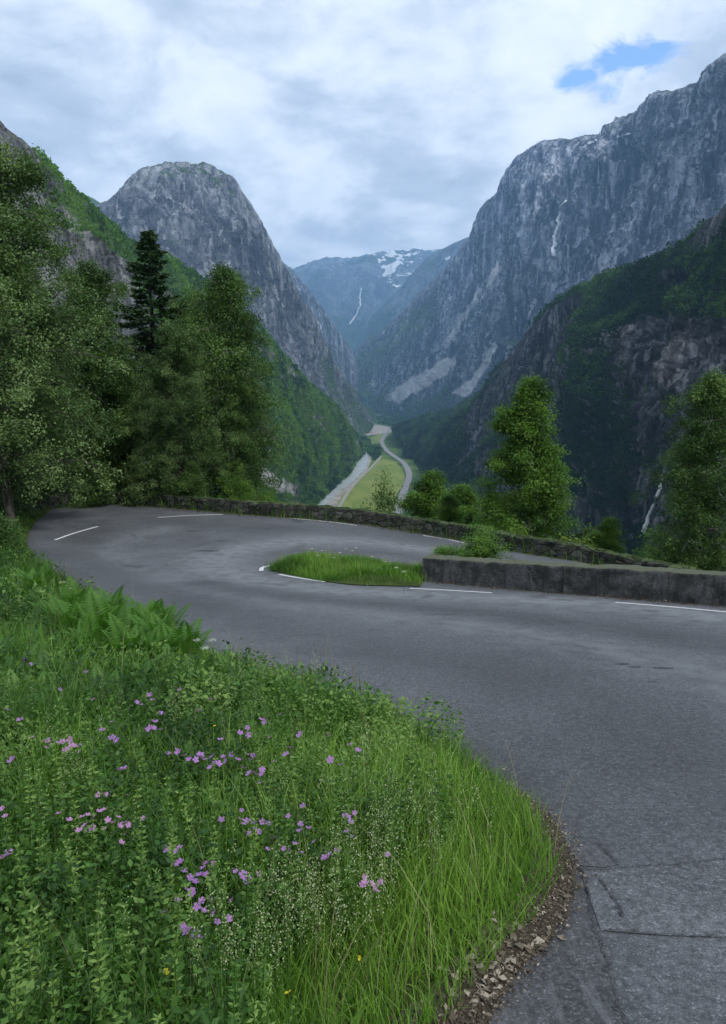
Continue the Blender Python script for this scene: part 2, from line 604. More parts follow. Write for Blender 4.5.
ps = np.array([hit(*p)[:2] for p in [(549, 814), (566, 826), (590, 844), (618, 865), (604, 868), (580, 866), (571, 850), (560, 832)]])
Vp, Fp = fill_poly(ps, 0.06)
tag(mesh_np('road_scrape', np.column_stack([Vp, R(Vp[:, 0], Vp[:, 1]) + 0.004]), Fp, ASPH_S), kind='structure')

# ------------------------------------------------------------------ grass island ground
island = np.vstack([plan([(270, 570), (285, 562.5), (312, 560), (345, 562.5), (380, 567), (412, 573)], 30), [[2.9, 18.6], [7.9, 14.1], [13.0, 9.4]]])
island_near = np.array([[12.2, 7.2], [6.6, 12.55], [1.45, 17.15]])
tip = plan([(420, 587), (350, 585), (302, 577), (272, 571)], 14)
island_poly = np.vstack([island, island_near, tip])
Vi, Fi = fill_poly(island_poly, 0.2)
di = seg_dist(Vi, island_poly, True)
GI = lambda x, y: R(x, y) + 0.02 + 0.16 * ss(0, 0.8, seg_dist(np.stack([np.ravel(x), np.ravel(y)], 1), island_poly, True)).reshape(np.shape(x))
tag(mesh_np('traffic_island', np.column_stack([Vi, GI(Vi[:, 0], Vi[:, 1])]), Fi, SOIL, smooth=True), kind='structure')


# ------------------------------------------------------------------ walls
def wall_mat(name, base, moss, dark, stones=0.0):
    m = NT(name)
    v = m.coord()
    n = m.noise(v, 2.6, 8, 0.65, 0.4)
    f = m.noise(v, 22.0, 6, 0.7)
    b = Vector(base)
    col = m.ramp(f, [(0.3, tuple(b * 0.5)), (0.5, tuple(b)), (0.7, tuple(b * 1.7))])
    col = m.mix(m.ramp(n, [(0.42, 0.85), (0.56, 0.0)]), col, dark)
    vs = m.coord((9, 9, 0.8))
    s = m.noise(vs, 1.0, 4, 0.6)
    col = m.mix(m.ramp(s, [(0.5, 0.0), (0.66, 0.7)]), col, tuple(b * 0.35))
    geo = m.n('ShaderNodeNewGeometry')
    sp = m.n('ShaderNodeSeparateXYZ'); m.l(geo.outputs['Normal'], sp.inputs[0])
    up = m.math('ADD', sp.outputs['Z'], m.math('MULTIPLY', m.math('SUBTRACT', f, 0.5), 1.6))
    col = m.mix(m.ramp(up, [(0.45, 0.0), (0.8, 0.9)]), col, moss)
    li = m.noise(v, 9.0, 5, 0.75, 0.3)
    col = m.mix(m.ramp(li, [(0.62, 0.0), (0.68, 0.75)]), col, tuple(b * 2.3))
    h = m.math('ADD', m.math('MULTIPLY', f, 0.7), m.math('MULTIPLY', n, 0.8))
    if stones:
        vo = m.n('ShaderNodeTexVoronoi', feature='DISTANCE_TO_EDGE'); vo.inputs['Scale'].default_value = 1.0
        m.l(m.coord((2.2, 2.2, 4.6)), vo.inputs['Vector'])
        vc = m.n('ShaderNodeTexVoronoi'); vc.inputs['Scale'].default_value = 1.0
        m.l(m.coord((2.2, 2.2, 4.6)), vc.inputs['Vector'])
        sc_ = m.n('ShaderNodeSeparateColor'); m.l(vc.outputs['Color'], sc_.inputs[0])
        col = m.mix(1.0, col, m.ramp(sc_.outputs[0], [(0.0, 0.55), (1.0, 1.6)]), 'MULTIPLY')
        jt = m.ramp(vo.outputs['Distance'], [(0.0, 1.0), (0.07, 0.0)])
        col = m.mix(m.math('MULTIPLY', jt, 0.8), col, (0.016, 0.017, 0.014))
        h = m.math('SUBTRACT', h, m.math('MULTIPLY', jt, 1.2))
    return m.done(m.principled(col, 0.92, 0.2, m.bump(h, 0.9, 0.05)))


def wall_mesh(path, height, thick, ground, rough=0.02, stone=0.0, seed=0, hfun=None):
    L = np.concatenate([[0], np.cumsum(np.linalg.norm(np.diff(path, axis=0), axis=1))])[-1]
    n = int(L / 0.07)
    P = spline(path, n)
    T = np.gradient(P, axis=0); T /= np.linalg.norm(T, axis=1)[:, None]
    N = np.stack([T[:, 1], -T[:, 0]], 1)
    sec = []
    for a in np.linspace(-0.25, 1, 11): sec.append((0.5, a))
    sec[-1] = (0.5, 0.97)
    for a in np.linspace(0.465, -0.465, 7): sec.append((a, 1.0))
    sec.append((-0.5, 0.97))
    for a in np.linspace(0.9, -0.6, 6): sec.append((-0.5, a))
    sec = np.array(sec); k = len(sec)
    u = np.linspace(0, L, n)
    hh = height * (1 + 0.05 * (fbm(np.stack([u / 1.5, 0 * u + seed, 0 * u], 1), 4) - 0.5) * (1 + 3 * stone))
    if hfun is not None: hh = hh * hfun(u / L)
    g = ground(P[:, 0], P[:, 1])
    Vv = np.zeros((n, k, 3))
    Vv[..., 0] = P[:, None, 0] + N[:, None, 0] * sec[None, :, 0] * thick
    Vv[..., 1] = P[:, None, 1] + N[:, None, 1] * sec[None, :, 0] * thick
    Vv[..., 2] = g[:, None] + sec[None, :, 1] * hh[:, None]
    q = Vv.reshape(-1, 3)
    d = (fbm(q * 4.0 + seed, 4) - 0.5) * 2 * rough
    if stone:
        cell = fbm(q * np.array([1.8, 1.8, 4.5]) + 3.1 * seed, 2, 0.4, ridged=True)
        d = d - stone * ss(0.78, 0.95, cell)
    sgn = np.sign(sec[:, 0])[None, :] * np.ones((n, 1))
    Vv[..., 0] += N[:, None, 0] * sgn * d.reshape(n, k)
    Vv[..., 1] += N[:, None, 1] * sgn * d.reshape(n, k)
    top = (sec[:, 1] > 0.95)
    Vv[:, top, 2] += d.reshape(n, k)[:, top] * 1.2
    F = grid_faces(n, k)
    caps = [np.arange(k)[None, :], (np.arange(k) + (n - 1) * k)[::-1][None, :]]
    return Vv.reshape(-1, 3), [F] + caps


WALLF = wall_mat('weathered_concrete', (0.094, 0.095, 0.095), (0.105, 0.115, 0.075), (0.034, 0.037, 0.034))
WALLB = wall_mat('mossy_stone', (0.072, 0.072, 0.068), (0.045, 0.07, 0.020), (0.030, 0.036, 0.022), 1.0)
fw_dir = (FW[1] - FW[0]) / np.linalg.norm(FW[1] - FW[0])
fw_off = np.array([0.671, 0.741]) * 0.2
fw = empty('concrete_wall', (*FW[0], float(R(*FW[0]))))
tag(fw, 'low dark concrete parapet wall on the near side, starting beside the grass island', 'wall')
joint = at(562, 585, 1)[:2]
tj = 0.0
for t in np.linspace(0, 8, 400):
    p = FW[0] + fw_dir * t
    f_ = p[1] * CS - R(*p) * SN
    if W_ / 2 + FPX * p[0] / f_ > 562: tj = t; break
for a, b in ((0.0, tj - 0.003), (tj + 0.003, 12.5)):
    p = np.array([FW[0] + fw_dir * s + fw_off for s in np.linspace(a, b, 6)])
    Vw, Fw = wall_mesh(p, 0.60, 0.40, R, 0.030, 0.012, seed=a + 1.3)
    o = mesh_np('wall_section', Vw - np.array(fw.location), Fw, WALLF, fw, smooth=False)
bw_path = spline(BW, 60)
cut = bw_path[:, 0] > bw_path[0, 0] + 0.0
N_ = np.gradient(bw_path, axis=0); N_ /= np.linalg.norm(N_, axis=1)[:, None]
bw_path = bw_path + np.stack([-N_[:, 1], N_[:, 0]], 1) * 0.32
Vw, Fw = wall_mesh(bw_path, 0.56, 0.42, R, 0.035, 0.05, seed=4.7, hfun=lambda t: 1.0 - 0.12 * ss(0.55, 0.7, t))
bw = mesh_np('stone_wall', Vw, Fw, WALLB)
tag(bw, 'long mossy stone parapet wall curving along the outer edge of the hairpin bend', 'wall')

# ------------------------------------------------------------------ mountains
def loft(rows, nu, nv):
    """rows: list of 3-D polylines ordered back to front; returns (nv, nu, 3)"""
    C = np.stack([spline(r, nu) for r in rows])            # k, nu, 3
    k = len(rows)
    # rows spaced by their mean distance
    d = np.linalg.norm(np.diff(C, axis=0), axis=2).mean(1)
    t = np.concatenate([[0], np.cumsum(np.sqrt(d))])
    tt = np.linspace(0, t[-1], nv)
    out = np.zeros((nv, nu, 3))
    for j, q in enumerate(tt):
        i = min(max(np.searchsorted(t, q, 'right') - 1, 0), k - 2)
        f = (q - t[i]) / (t[i + 1] - t[i])
        p0, p1 = C[i], C[i + 1]
        m0 = (C[i + 1] - C[max(i - 1, 0)]) / (t[i + 1] - t[max(i - 1, 0)]) * (t[i + 1] - t[i])
        m1 = (C[min(i + 2, k - 1)] - C[i]) / (t[min(i + 2, k - 1)] - t[i]) * (t[i + 1] - t[i])
        m0 *= 0.8; m1 *= 0.8
        out[j] = (2 * f ** 3 - 3 * f ** 2 + 1) * p0 + (f ** 3 - 2 * f ** 2 + f) * m0 + (-2 * f ** 3 + 3 * f ** 2) * p1 + (f ** 3 - f ** 2) * m1
    return out


def normals(S):
    du = np.gradient(S, axis=1); dv = np.gradient(S, axis=0)
    n = np.cross(du, dv)
    n /= np.maximum(np.linalg.norm(n, axis=2), 1e-9)[..., None]
    flip = np.where(n[..., 2].mean() < 0, -1, 1)
    return n * flip


def rows_of(*rows):
    out = []
    for r in rows:
        q = []
        for p in r:
            if p[0] == 'z':                # ('z', px, Y, z): column px, distance Y, height z
                _, px, Yd, z = p
                f = Yd * CS - z * SN
                q.append([(px - W_ / 2) / FPX * f, Yd, z])
            else:
                q.append(at(*p))
        out.append(np.array(q))
    return out


def mountain(name, rows, nu, nv, amp, L, mat, ridge_row, ribs=1.0, masks=None, seed=0.0, oct_=7, stretch=3.5, sculpt=None, calm=0.22):
    S = loft(rows, nu, nv)
    n = normals(S)
    P = S.reshape(-1, 3)
    a = fbm(P / L * np.array([1, 1, 1 / stretch]) + seed, oct_, 0.60, ridged=True) - 0.55
    b = fbm(P / (L * 2.6) + seed * 2, 5, 0.5) - 0.5
    c = fbm(P / (L * 0.22) * np.array([1, 1, 0.45]) + seed, 4, 0.6) - 0.5
    e_ = fbm(P / (L * 0.075) * np.array([1, 1, 0.55]) + seed, 3, 0.6, ridged=True) - 0.55
    tz = P[:, 2] / (L * 0.30) + 2.2 * fbm(P / (L * 1.1) + 4 * seed, 3)
    tz = tz - np.floor(tz)
    led = np.where(tz < 0.85, 0.5 - tz, (tz - 0.85) / 0.15 - 0.35)
    disp = amp * (0.07 * ribs * led + 0.42 * e_ + 1.9 * ribs * a + 1.3 * b + 0.75 * c)
    C0 = rows[ridge_row]
    dist = np.abs(np.arange(nv)[:, None] * np.ones(nu) - nv * 0.0)
    # calmer along the skyline so the ridge keeps its drawn line
    sky = spline(C0, nu)
    dz = np.linalg.norm(S - sky[None], axis=2).ravel()
    disp *= calm + (1 - calm) * ss(0, L * 1.2, dz)
    if sculpt is not None:
        disp = disp + sculpt(*proj(P)) * ss(0, L * 0.4, dz)
    P2 = P + n.reshape(-1, 3) * disp[:, None]
    S2 = P2.reshape(nv, nu, 3)
    n2 = normals(S2)
    px, py = proj(P2)
    at_ = dict(veg=np.zeros(len(P2)), scree=np.zeros(len(P2)), snow=np.zeros(len(P2)))
    if masks: at_.update(masks(P2, n2.reshape(-1, 3)[:, 2], px, py))
    F = grid_faces(nv, nu)
    o = mesh_np(name, P2, F, mat, attrs=at_, smooth=True)
    tag(o, kind='structure')
    return dict(o=o, V=P2, F=F, px=px, py=py, n=n2.reshape(-1, 3), **at_)


def poly_mask(px, py, poly, soft=6.0):
    q = np.stack([px, py], 1)
    ins = inside(q, poly); d = seg_dist(q, poly, True)
    return ss(-soft, soft, np.where(ins, d, -d))


def line_mask(px, py, pts, w):
    return np.exp(-(seg_dist(np.stack([px, py], 1), pts) / w) ** 2)


BLUE_ROCK = rock_mat('granite_cliff', (0.022, 0.027, 0.040), (0.098, 0.112, 0.150), (0.48, 0.51, 0.58), (0.026, 0.058, 0.020), (0.075, 0.145, 0.038), 0.8)
DOME_ROCK = rock_mat('granite_dome', (0.048, 0.053, 0.066), (0.155, 0.166, 0.19), (0.36, 0.38, 0.41), (0.03, 0.06, 0.02), (0.07, 0.13, 0.03), 0.8)
SPUR_ROCK = rock_mat('spur_slope', (0.035, 0.036, 0.034), (0.13, 0.13, 0.125), (0.34, 0.34, 0.33), (0.04, 0.085, 0.015), (0.10, 0.19, 0.03), 2.2)
DARK_ROCK = rock_mat('shaded_cliff', (0.012, 0.012, 0.014), (0.050, 0.050, 0.054), (0.26, 0.26, 0.275), (0.008, 0.018, 0.009), (0.018, 0.036, 0.013), 2.4)  # cloud shade over the right hill is put into these dark colours
FAR_ROCK = rock_mat('far_mountain', (0.06, 0.075, 0.09), (0.11, 0.13, 0.15), (0.2, 0.22, 0.25), (0.025, 0.05, 0.03), (0.05, 0.09, 0.045), 0.22)

FZ = -262
# left spur, in front of the dome
rows = rows_of(
    [('z', -420, 900, 60), ('z', -150, 1100, 60), ('z', 20, 1400, 40), ('z', 130, 1700, -20), ('z', 230, 2200, -120), ('z', 345, 3000, FZ)],
    [(-420, -120, 420), (-150, 30, 560), (-60, 88, 640), (0, 146, 720), (40, 182, 780), (75, 206, 840), (130, 246, 980), (195, 278, 1180), (262, 338, 1500), (305, 385, 1850), (335, 410, 2200), (362, 446, 2700)],
    [(-420, 120, 330), (-150, 190, 470), (-40, 200, 560), (30, 225, 640), (80, 260, 720), (140, 300, 850), (200, 335, 1020), (268, 390, 1360), (310, 425, 1650), (338, 440, 2000), (361, 456, 2500)],
    [(-420, 330, 260), (-150, 350, 380), (-40, 340, 450), (30, 340, 520), (90, 355, 600), (150, 370, 720), (215, 395, 900), (275, 430, 1250), (309, 455, 1550), (332, 462, 1850), (353, 462, 2350)],
    [('z', -420, 170, -90), ('z', -150, 260, -140), ('z', -20, 330, -170), ('z', 60, 430, -200), ('z', 130, 560, -230), ('z', 200, 800, FZ), ('z', 275, 1300, FZ), ('z', 308, 1560, FZ), ('z', 329, 1850, FZ), ('z', 343, 2150, FZ), ('z', 356, 2500, FZ)])


def spur_masks(V, nz, px, py):
    n = fbm(V / 90.0, 4)
    veg = 0.25 + 1.3 * (nz - 0.42) + 1.2 * (n - 0.5)
    rockband = poly_mask(px, py, [(-60, 60), (15, 125), (48, 182), (70, 225), (125, 262), (135, 330), (100, 420), (-60, 420)], 14)
    veg = veg + 0.45 - 1.6 * rockband * ss(0.27, 0.45, fbm(V / 45.0 + 9, 3))
    veg = np.maximum(veg, poly_mask(px, py, [(50, 186), (130, 240), (200, 276), (260, 335), (250, 360), (180, 300), (120, 256), (60, 204)], 5))
    veg = np.maximum(veg, 0.9 * poly_mask(px, py, [(250, 350), (330, 400), (365, 445), (350, 470), (320, 500), (200, 520), (180, 380)], 10) - 0.8 * ss(0.56, 0.66, n))
    scree = 0.50 * poly_mask(px, py, [(262, 466), (300, 487), (298, 497), (276, 494), (258, 478)], 4)
    return dict(veg=np.clip(veg - scree, 0, 1), scree=scree)


spur = mountain('left_hillside', rows, 420, 300, 26, 130, SPUR_ROCK, 1, 1.0, spur_masks, 3.0)

# the granite dome
rows = rows_of(
    [('z', -40, 4300, 200), ('z', 60, 4700, 300), ('z', 160, 5200, 300), ('z', 280, 5200, 100), ('z', 330, 5200, -100), ('z', 372, 5300, FZ)],
    [(-40, 240, 2900), (60, 222, 3000), (104, 208, 3050), (128, 187, 3100), (152, 174, 3120), (188, 171, 3150), (218, 177, 3150), (241, 198, 3150), (257, 224, 3180), (270, 250, 3200), (289, 284, 3300), (311, 322, 3500), (335, 366, 3800), (356, 396, 4200), (373, 420, 4800)],
    [(-40, 270, 2750), (60, 250, 2800), (104, 228, 2830), (132, 208, 2850), (158, 197, 2870), (188, 192, 2880), (210, 197, 2900), (230, 216, 2920), (246, 240, 2950), (260, 265, 2980), (280, 300, 3100), (303, 336, 3280), (330, 376, 3600), (352, 403, 4000), (371, 424, 4600)],
    [(-40, 330, 2500), (60, 320, 2500), (110, 300, 2520), (150, 285, 2560), (190, 280, 2620), (220, 290, 2700), (245, 315, 2800), (272, 345, 2930), (300, 372, 3120), (326, 400, 3400), (350, 416, 3800), (370, 428, 4400)],
    [('z', -40, 2200, 0), ('z', 60, 2200, -60), ('z', 130, 2250, -120), ('z', 200, 2350, -190), ('z', 262, 2550, FZ), ('z', 305, 2800, FZ), ('z', 340, 3100, FZ), ('z', 362, 3500, FZ), ('z', 374, 4200, FZ)])


def dome_masks(V, nz, px, py):
    n = fbm(V / 220.0, 5)
    veg = 0.1 + 0.9 * (nz - 0.55) + 1.5 * (n - 0.52) + 0.7 * ss(330, 420, py)
    veg = veg + 0.35 * line_mask(px, py, [(105, 208), (150, 176), (200, 170), (235, 196)], 5)
    veg += 0.5 * line_mask(px, py, [(270, 270), (312, 335), (345, 392), (368, 425)], 9)
    return dict(veg=np.clip(veg, 0, 1))


dome = mountain('dome_mountain', rows, 420, 320, 60, 230, DOME_ROCK, 1, 1.15, dome_masks, 7.7, calm=0.10)

# green shoulder behind the dome, far left
rows = rows_of([('z', -60, 6000, 300), ('z', 60, 6200, 400), ('z', 140, 6400, 200)],
               [(-60, 170, 4700), (40, 186, 4700), (82, 194, 4750), (105, 206, 4800), (150, 240, 4900)],
               [('z', -60, 4000, 0), ('z', 60, 4000, 0), ('z', 150, 4100, 0)])
mountain('shoulder_hill', rows, 120, 90, 40, 300, DOME_ROCK, 1, 0.6, lambda V, nz, px, py: dict(veg=np.full(len(V), 0.95)), 1.2)

# blue ridge right behind the dome
rows = rows_of([('z', 180, 8600, 500), ('z', 300, 8600, 300), ('z', 362, 9000, FZ)],
               [(180, 200, 6300), (250, 246, 6200), (285, 268, 6200), (300, 282, 6250), (320, 308, 6400), (338, 334, 6700), (352, 356, 7200), (366, 384, 8200)],
               [(180, 260, 5900), (250, 300, 5800), (285, 322, 5800), (305, 340, 5900), (325, 362, 6100), (345, 385, 6700), (364, 400, 7800)],
               [('z', 180, 5000, FZ), ('z', 280, 5000, FZ), ('z', 330, 5400, FZ), ('z', 366, 7000, FZ)])
mountain('middle_ridge', rows, 260, 200, 110, 420, BLUE_ROCK, 1, 1.0,
         lambda V, nz, px, py: dict(veg=np.clip(0.15 + 0.9 * (nz - 0.5) + 1.6 * (fbm(V / 400.0, 4) - 0.5) + 0.5 * ss(340, 400, py), 0, 1)), 2.2)

# far snowy plateau
rows = rows_of([('z', 200, 15800, 500), ('z', 360, 15900, 500), ('z', 560, 15800, 500)],
               [(200, 300, 13500), (270, 282, 13500), (292, 272, 13500), (332, 264, 13500), (363, 261, 13500), (400, 255, 13500), (432, 253, 13500), (470, 250, 13500), (560, 240, 13500)],
               [(200, 306, 12000), (270, 300, 12000), (295, 291, 12000), (320, 276, 12000), (345, 280, 12000), (375, 284, 12000), (410, 282, 12000), (440, 286, 12000), (560, 300, 12000)],
               [(200, 330, 11600), (280, 325, 11500), (305, 318, 11500), (345, 330, 11400), (385, 322, 11500), (430, 322, 11500), (560, 330, 11500)],
               [('z', 200, 10300, FZ), ('z', 340, 10200, FZ), ('z', 400, 10200, FZ), ('z', 560, 10300, FZ)])


def far_masks(V, nz, px, py):
    n = fbm(V / np.array([700., 700., 400.]) + 4, 4)
    n2 = fbm(V / np.array([150., 130., 60.]) + 9, 4)
    snow = 1.5 * ss(0.55, 0.61, 0.3 * n + 0.7 * n2) * ss(291, 280, py) * ss(362, 392, px)
    snow += 0.9 * line_mask(px, py, [(388, 268), (398, 262)], 4) + 0.8 * line_mask(px, py, [(384, 275), (394, 271)], 3) + 0.6 * line_mask(px, py, [(330, 264), (334, 267)], 2)
    return dict(snow=np.clip(snow, 0, 1), veg=np.clip(0.35 + 1.5 * (n - 0.5) + 0.8 * ss(310, 350, py), 0, 1))


far = mountain('far_mountain', rows, 360, 200, 170, 900, FAR_ROCK, 1, 0.9, far_masks, 5.5)
rows = rows_of([('z', 380, 12800, 500), ('z', 480, 12800, 700), ('z', 560, 12800, 700)],
               [(370, 320, 10800), (400, 290, 10500), (425, 263, 10200), (440, 254, 10000), (456, 245, 9800), (473, 239, 9600), (500, 232, 9400), (560, 220, 9000)],
               [(362, 350, 10000), (395, 325, 9500), (430, 300, 9200), (460, 285, 9000), (500, 280, 8600), (560, 280, 8400)],
               [('z', 358, 9200, FZ), ('z', 400, 8600, FZ), ('z', 450, 8300, FZ), ('z', 560, 7800, FZ)])
mountain('far_ridge', rows, 220, 160, 120, 600, FAR_ROCK, 1, 1.0,
         lambda V, nz, px, py: dict(veg=np.clip(0.3 + 1.4 * (fbm(V / 500.0, 4) - 0.5) + 0.7 * ss(290, 340, py), 0, 1),
                                    snow=0.9 * line_mask(px, py, [(446, 259), (450, 257)], 2.5)), 6.1)

# the great right-hand wall of the valley
rows = rows_of(
    [('z', 338, 9600, FZ), ('z', 420, 8600, 200), ('z', 520, 7000, 600), ('z', 640, 6000, 700), ('z', 760, 4600, 800), ('z', 960, 3200, 800)],
    [(338, 368, 8300), (360, 347, 7900), (388, 326, 7300), (420, 296, 6700), (448, 268, 6200), (470, 240, 5700), (480, 214, 5300), (498, 198, 5000), (510, 178, 4700), (523, 159, 4500), (545, 148, 4400), (590, 139, 4200), (640, 131, 3900), (660, 103, 3300), (690, 92, 3000), (726, 66, 2700), (800, 20, 2300), (960, -90, 1800)],
    [(337, 376, 8100), (360, 358, 7700), (388, 340, 7000), (420, 315, 6400), (448, 292, 5850), (470, 270, 5350), (484, 245, 4900), (500, 226, 4600), (514, 208, 4300), (528, 190, 4100), (550, 176, 3950), (590, 165, 3650), (628, 160, 3250), (655, 142, 2950), (690, 122, 2700), (726, 95, 2450), (800, 60, 2100), (960, -20, 1650)],
    [(338, 388, 7600), (360, 378, 7200), (390, 366, 6500), (422, 356, 5800), (450, 346, 5200), (475, 336, 4700), (495, 325, 4300), (515, 315, 4000), (540, 305, 3650), (570, 300, 3250), (610, 290, 2850), (660, 275, 2500), (726, 250, 2200), (800, 220, 1900), (960, 150, 1500)],
    [(341, 396, 7200), (362, 393, 6800), (392, 388, 6100), (424, 386, 5350), (452, 385, 4750), (478, 384, 4250), (500, 384, 3900), (530, 380, 3500), (570, 372, 3000), (640, 350, 2450), (726, 330, 2050), (960, 260, 1350)],
    [('z', 344, 6700, FZ), ('z', 368, 6250, FZ), ('z', 398, 5500, FZ), ('z', 428, 4750, FZ), ('z', 456, 4150, FZ), ('z', 482, 3700, FZ), ('z', 510, 3300, FZ), ('z', 560, 2800, FZ), ('z', 640, 2200, FZ), ('z', 726, 1800, FZ), ('z', 960, 1200, FZ)])


def right_masks(V, nz, px, py):
    n = fbm(V / 260.0, 5)
    veg = 0.02 + 1.1 * (nz - 0.5) + 1.5 * (n - 0.54)
    veg += 0.9 * poly_mask(px, py, [(330, 360), (388, 330), (440, 285), (432, 320), (400, 352), (375, 376), (372, 400), (340, 405)], 9)
    veg += 0.75 * ss(376, 400, py + 26 * (n - 0.5))
    top = poly_mask(px, py, [(520, 150), (560, 140), (645, 126), (630, 152), (560, 165), (525, 172)], 5)
    veg = veg * (1 - 0.6 * top)
    sc = poly_mask(px, py, [(388, 400), (398, 386), (420, 374), (440, 362), (452, 356), (456, 362), (446, 374), (420, 390), (398, 402)], 6)
    sc = np.maximum(sc, poly_mask(px, py, [(452, 393), (470, 380), (478, 384), (466, 397)], 5))
    sc = np.maximum(sc, 0.85 * line_mask(px, py, [(474, 382), (484, 366), (494, 346)], 4))
    sc = np.maximum(sc, 0.55 * line_mask(px, py, [(446, 345), (462, 318), (482, 288), (498, 268)], 6))
    sc = np.maximum(sc, 0.45 * line_mask(px, py, [(520, 330), (540, 290), (556, 255)], 4))
    snow = 0.9 * line_mask(px, py, [(588, 143), (596, 140)], 2) + 0.8 * line_mask(px, py, [(615, 137), (632, 133)], 1.6)
    return dict(veg=np.clip(veg - 1.2 * sc, 0, 1), scree=sc, snow=snow)


right = mountain('right_mountain', rows, 560, 420, 85, 300, BLUE_ROCK, 1, 1.2, right_masks, 9.3, stretch=4.0, sculpt=lambda px, py: -150 * line_mask(px, py, [(630, 158), (610, 195), (594, 230), (578, 280)], 12) - 80 * line_mask(px, py, [(566, 160), (558, 215), (550, 275), (520, 340)], 9) - 90 * line_mask(px, py, [(506, 200), (488, 260), (462, 330)], 10) - 60 * line_mask(px, py, [(700, 100), (680, 180), (660, 250)], 9))

# dark near hill on the right
rows = rows_of(
    [('z', 392, 4000, FZ), ('z', 470, 2800, -100), ('z', 560, 2000, 0), ('z', 726, 1300, 60), ('z', 980, 900, 100)],
    [(394, 434, 3000), (426, 428, 2600), (450, 422, 2250), (473, 406, 1950), (490, 384, 1780), (508, 362, 1650), (528, 336, 1500), (546, 314, 1380), (564, 300, 1280), (600, 285, 1120), (640, 268, 980), (684, 250, 850), (704, 226, 800), (726, 208, 750), (800, 170, 640), (980, 120, 460)],
    [(398, 438, 2850), (430, 434, 2450), (454, 432, 2080), (470, 420, 1780), (492, 405, 1600), (512, 386, 1480), (535, 366, 1340), (560, 350, 1220), (600, 330, 1040), (640, 318, 900), (690, 300, 770), (726, 290, 700), (800, 270, 560), (980, 220, 400)],
    [(406, 446, 2600), (428, 444, 2280), (450, 446, 1900), (462, 446, 1600), (490, 442, 1400), (520, 435, 1240), (550, 430, 1090), (590, 420, 920), (640, 410, 770), (690, 405, 650), (726, 400, 590), (800, 390, 470), (980, 360, 330)],
    [('z', 403, 2500, FZ), ('z', 419, 2250, FZ), ('z', 427, 1980, FZ), ('z', 429, 1750, FZ), ('z', 430, 1500, FZ), ('z', 450, 1250, FZ), ('z', 480, 1000, FZ), ('z', 540, 800, FZ), ('z', 640, 600, FZ), ('z', 726, 480, FZ), ('z', 980, 260, -235)])


def dark_masks(V, nz, px, py):
    n = fbm(V / 75.0, 5)
    veg = 0.5 + 1.1 * (nz - 0.5) + 1.8 * (n - 0.47)
    veg -= 0.75 * poly_mask(px, py, [(640, 320), (690, 310), (726, 330), (726, 420), (640, 440), (600, 380)], 14)
    veg -= 0.55 * poly_mask(px, py, [(470, 400), (510, 345), (545, 310), (575, 320), (540, 380), (480, 470), (455, 470)], 12)
    veg += 0.7 * poly_mask(px, py, [(585, 288), (726, 238), (760, 240), (760, 315), (640, 320), (600, 330)], 10)
    veg += 0.6 * poly_mask(px, py, [(570, 360), (630, 360), (640, 460), (600, 520), (560, 500), (560, 400)], 12)
    veg += 0.9 * poly_mask(px, py, [(380, 425), (450, 425), (470, 440), (440, 500), (400, 500)], 8)
    sc = 0.35 * poly_mask(px, py, [(685, 365), (726, 355), (726, 410), (690, 410)], 8)
    return dict(veg=np.clip(veg, 0, 1), scree=sc)


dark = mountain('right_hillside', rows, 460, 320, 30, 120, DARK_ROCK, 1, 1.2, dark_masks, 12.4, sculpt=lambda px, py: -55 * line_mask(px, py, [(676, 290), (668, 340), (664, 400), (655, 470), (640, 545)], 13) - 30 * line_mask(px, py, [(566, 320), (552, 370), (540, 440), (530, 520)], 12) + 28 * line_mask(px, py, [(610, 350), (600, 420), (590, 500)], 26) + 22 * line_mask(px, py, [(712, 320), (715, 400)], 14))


# ------------------------------------------------------------------ waterfalls
def water_mat(name, col, rough=0.15, bump=0.3, sc=0.2, spec=0.5):
    m = NT(name)
    v = m.coord()
    n = m.noise(v, sc, 6, 0.65, 0.5)
    c = m.ramp(n, [(0.4, tuple(Vector(col) * 0.75)), (0.6, col)])
    return m.done(m.principled(c, rough, spec, m.bump(n, bump, 1.0)))


FALL = water_mat('white_water', (0.86, 0.88, 0.9), 0.6, 0.4, 0.05, 0.3)


def surface_pt(mt, px, py):
    if 'bvh' not in mt:
        mt['bvh'] = BVHTree.FromPolygons([Vector(v) for v in mt['V']], mt['F'].tolist())
    h = mt['bvh'].ray_cast(Vector((0, 0, 0)), Vector(ray(px, py)).normalized())
    return at(px, py, h[0].y if h[0] is not None else 3000.0)


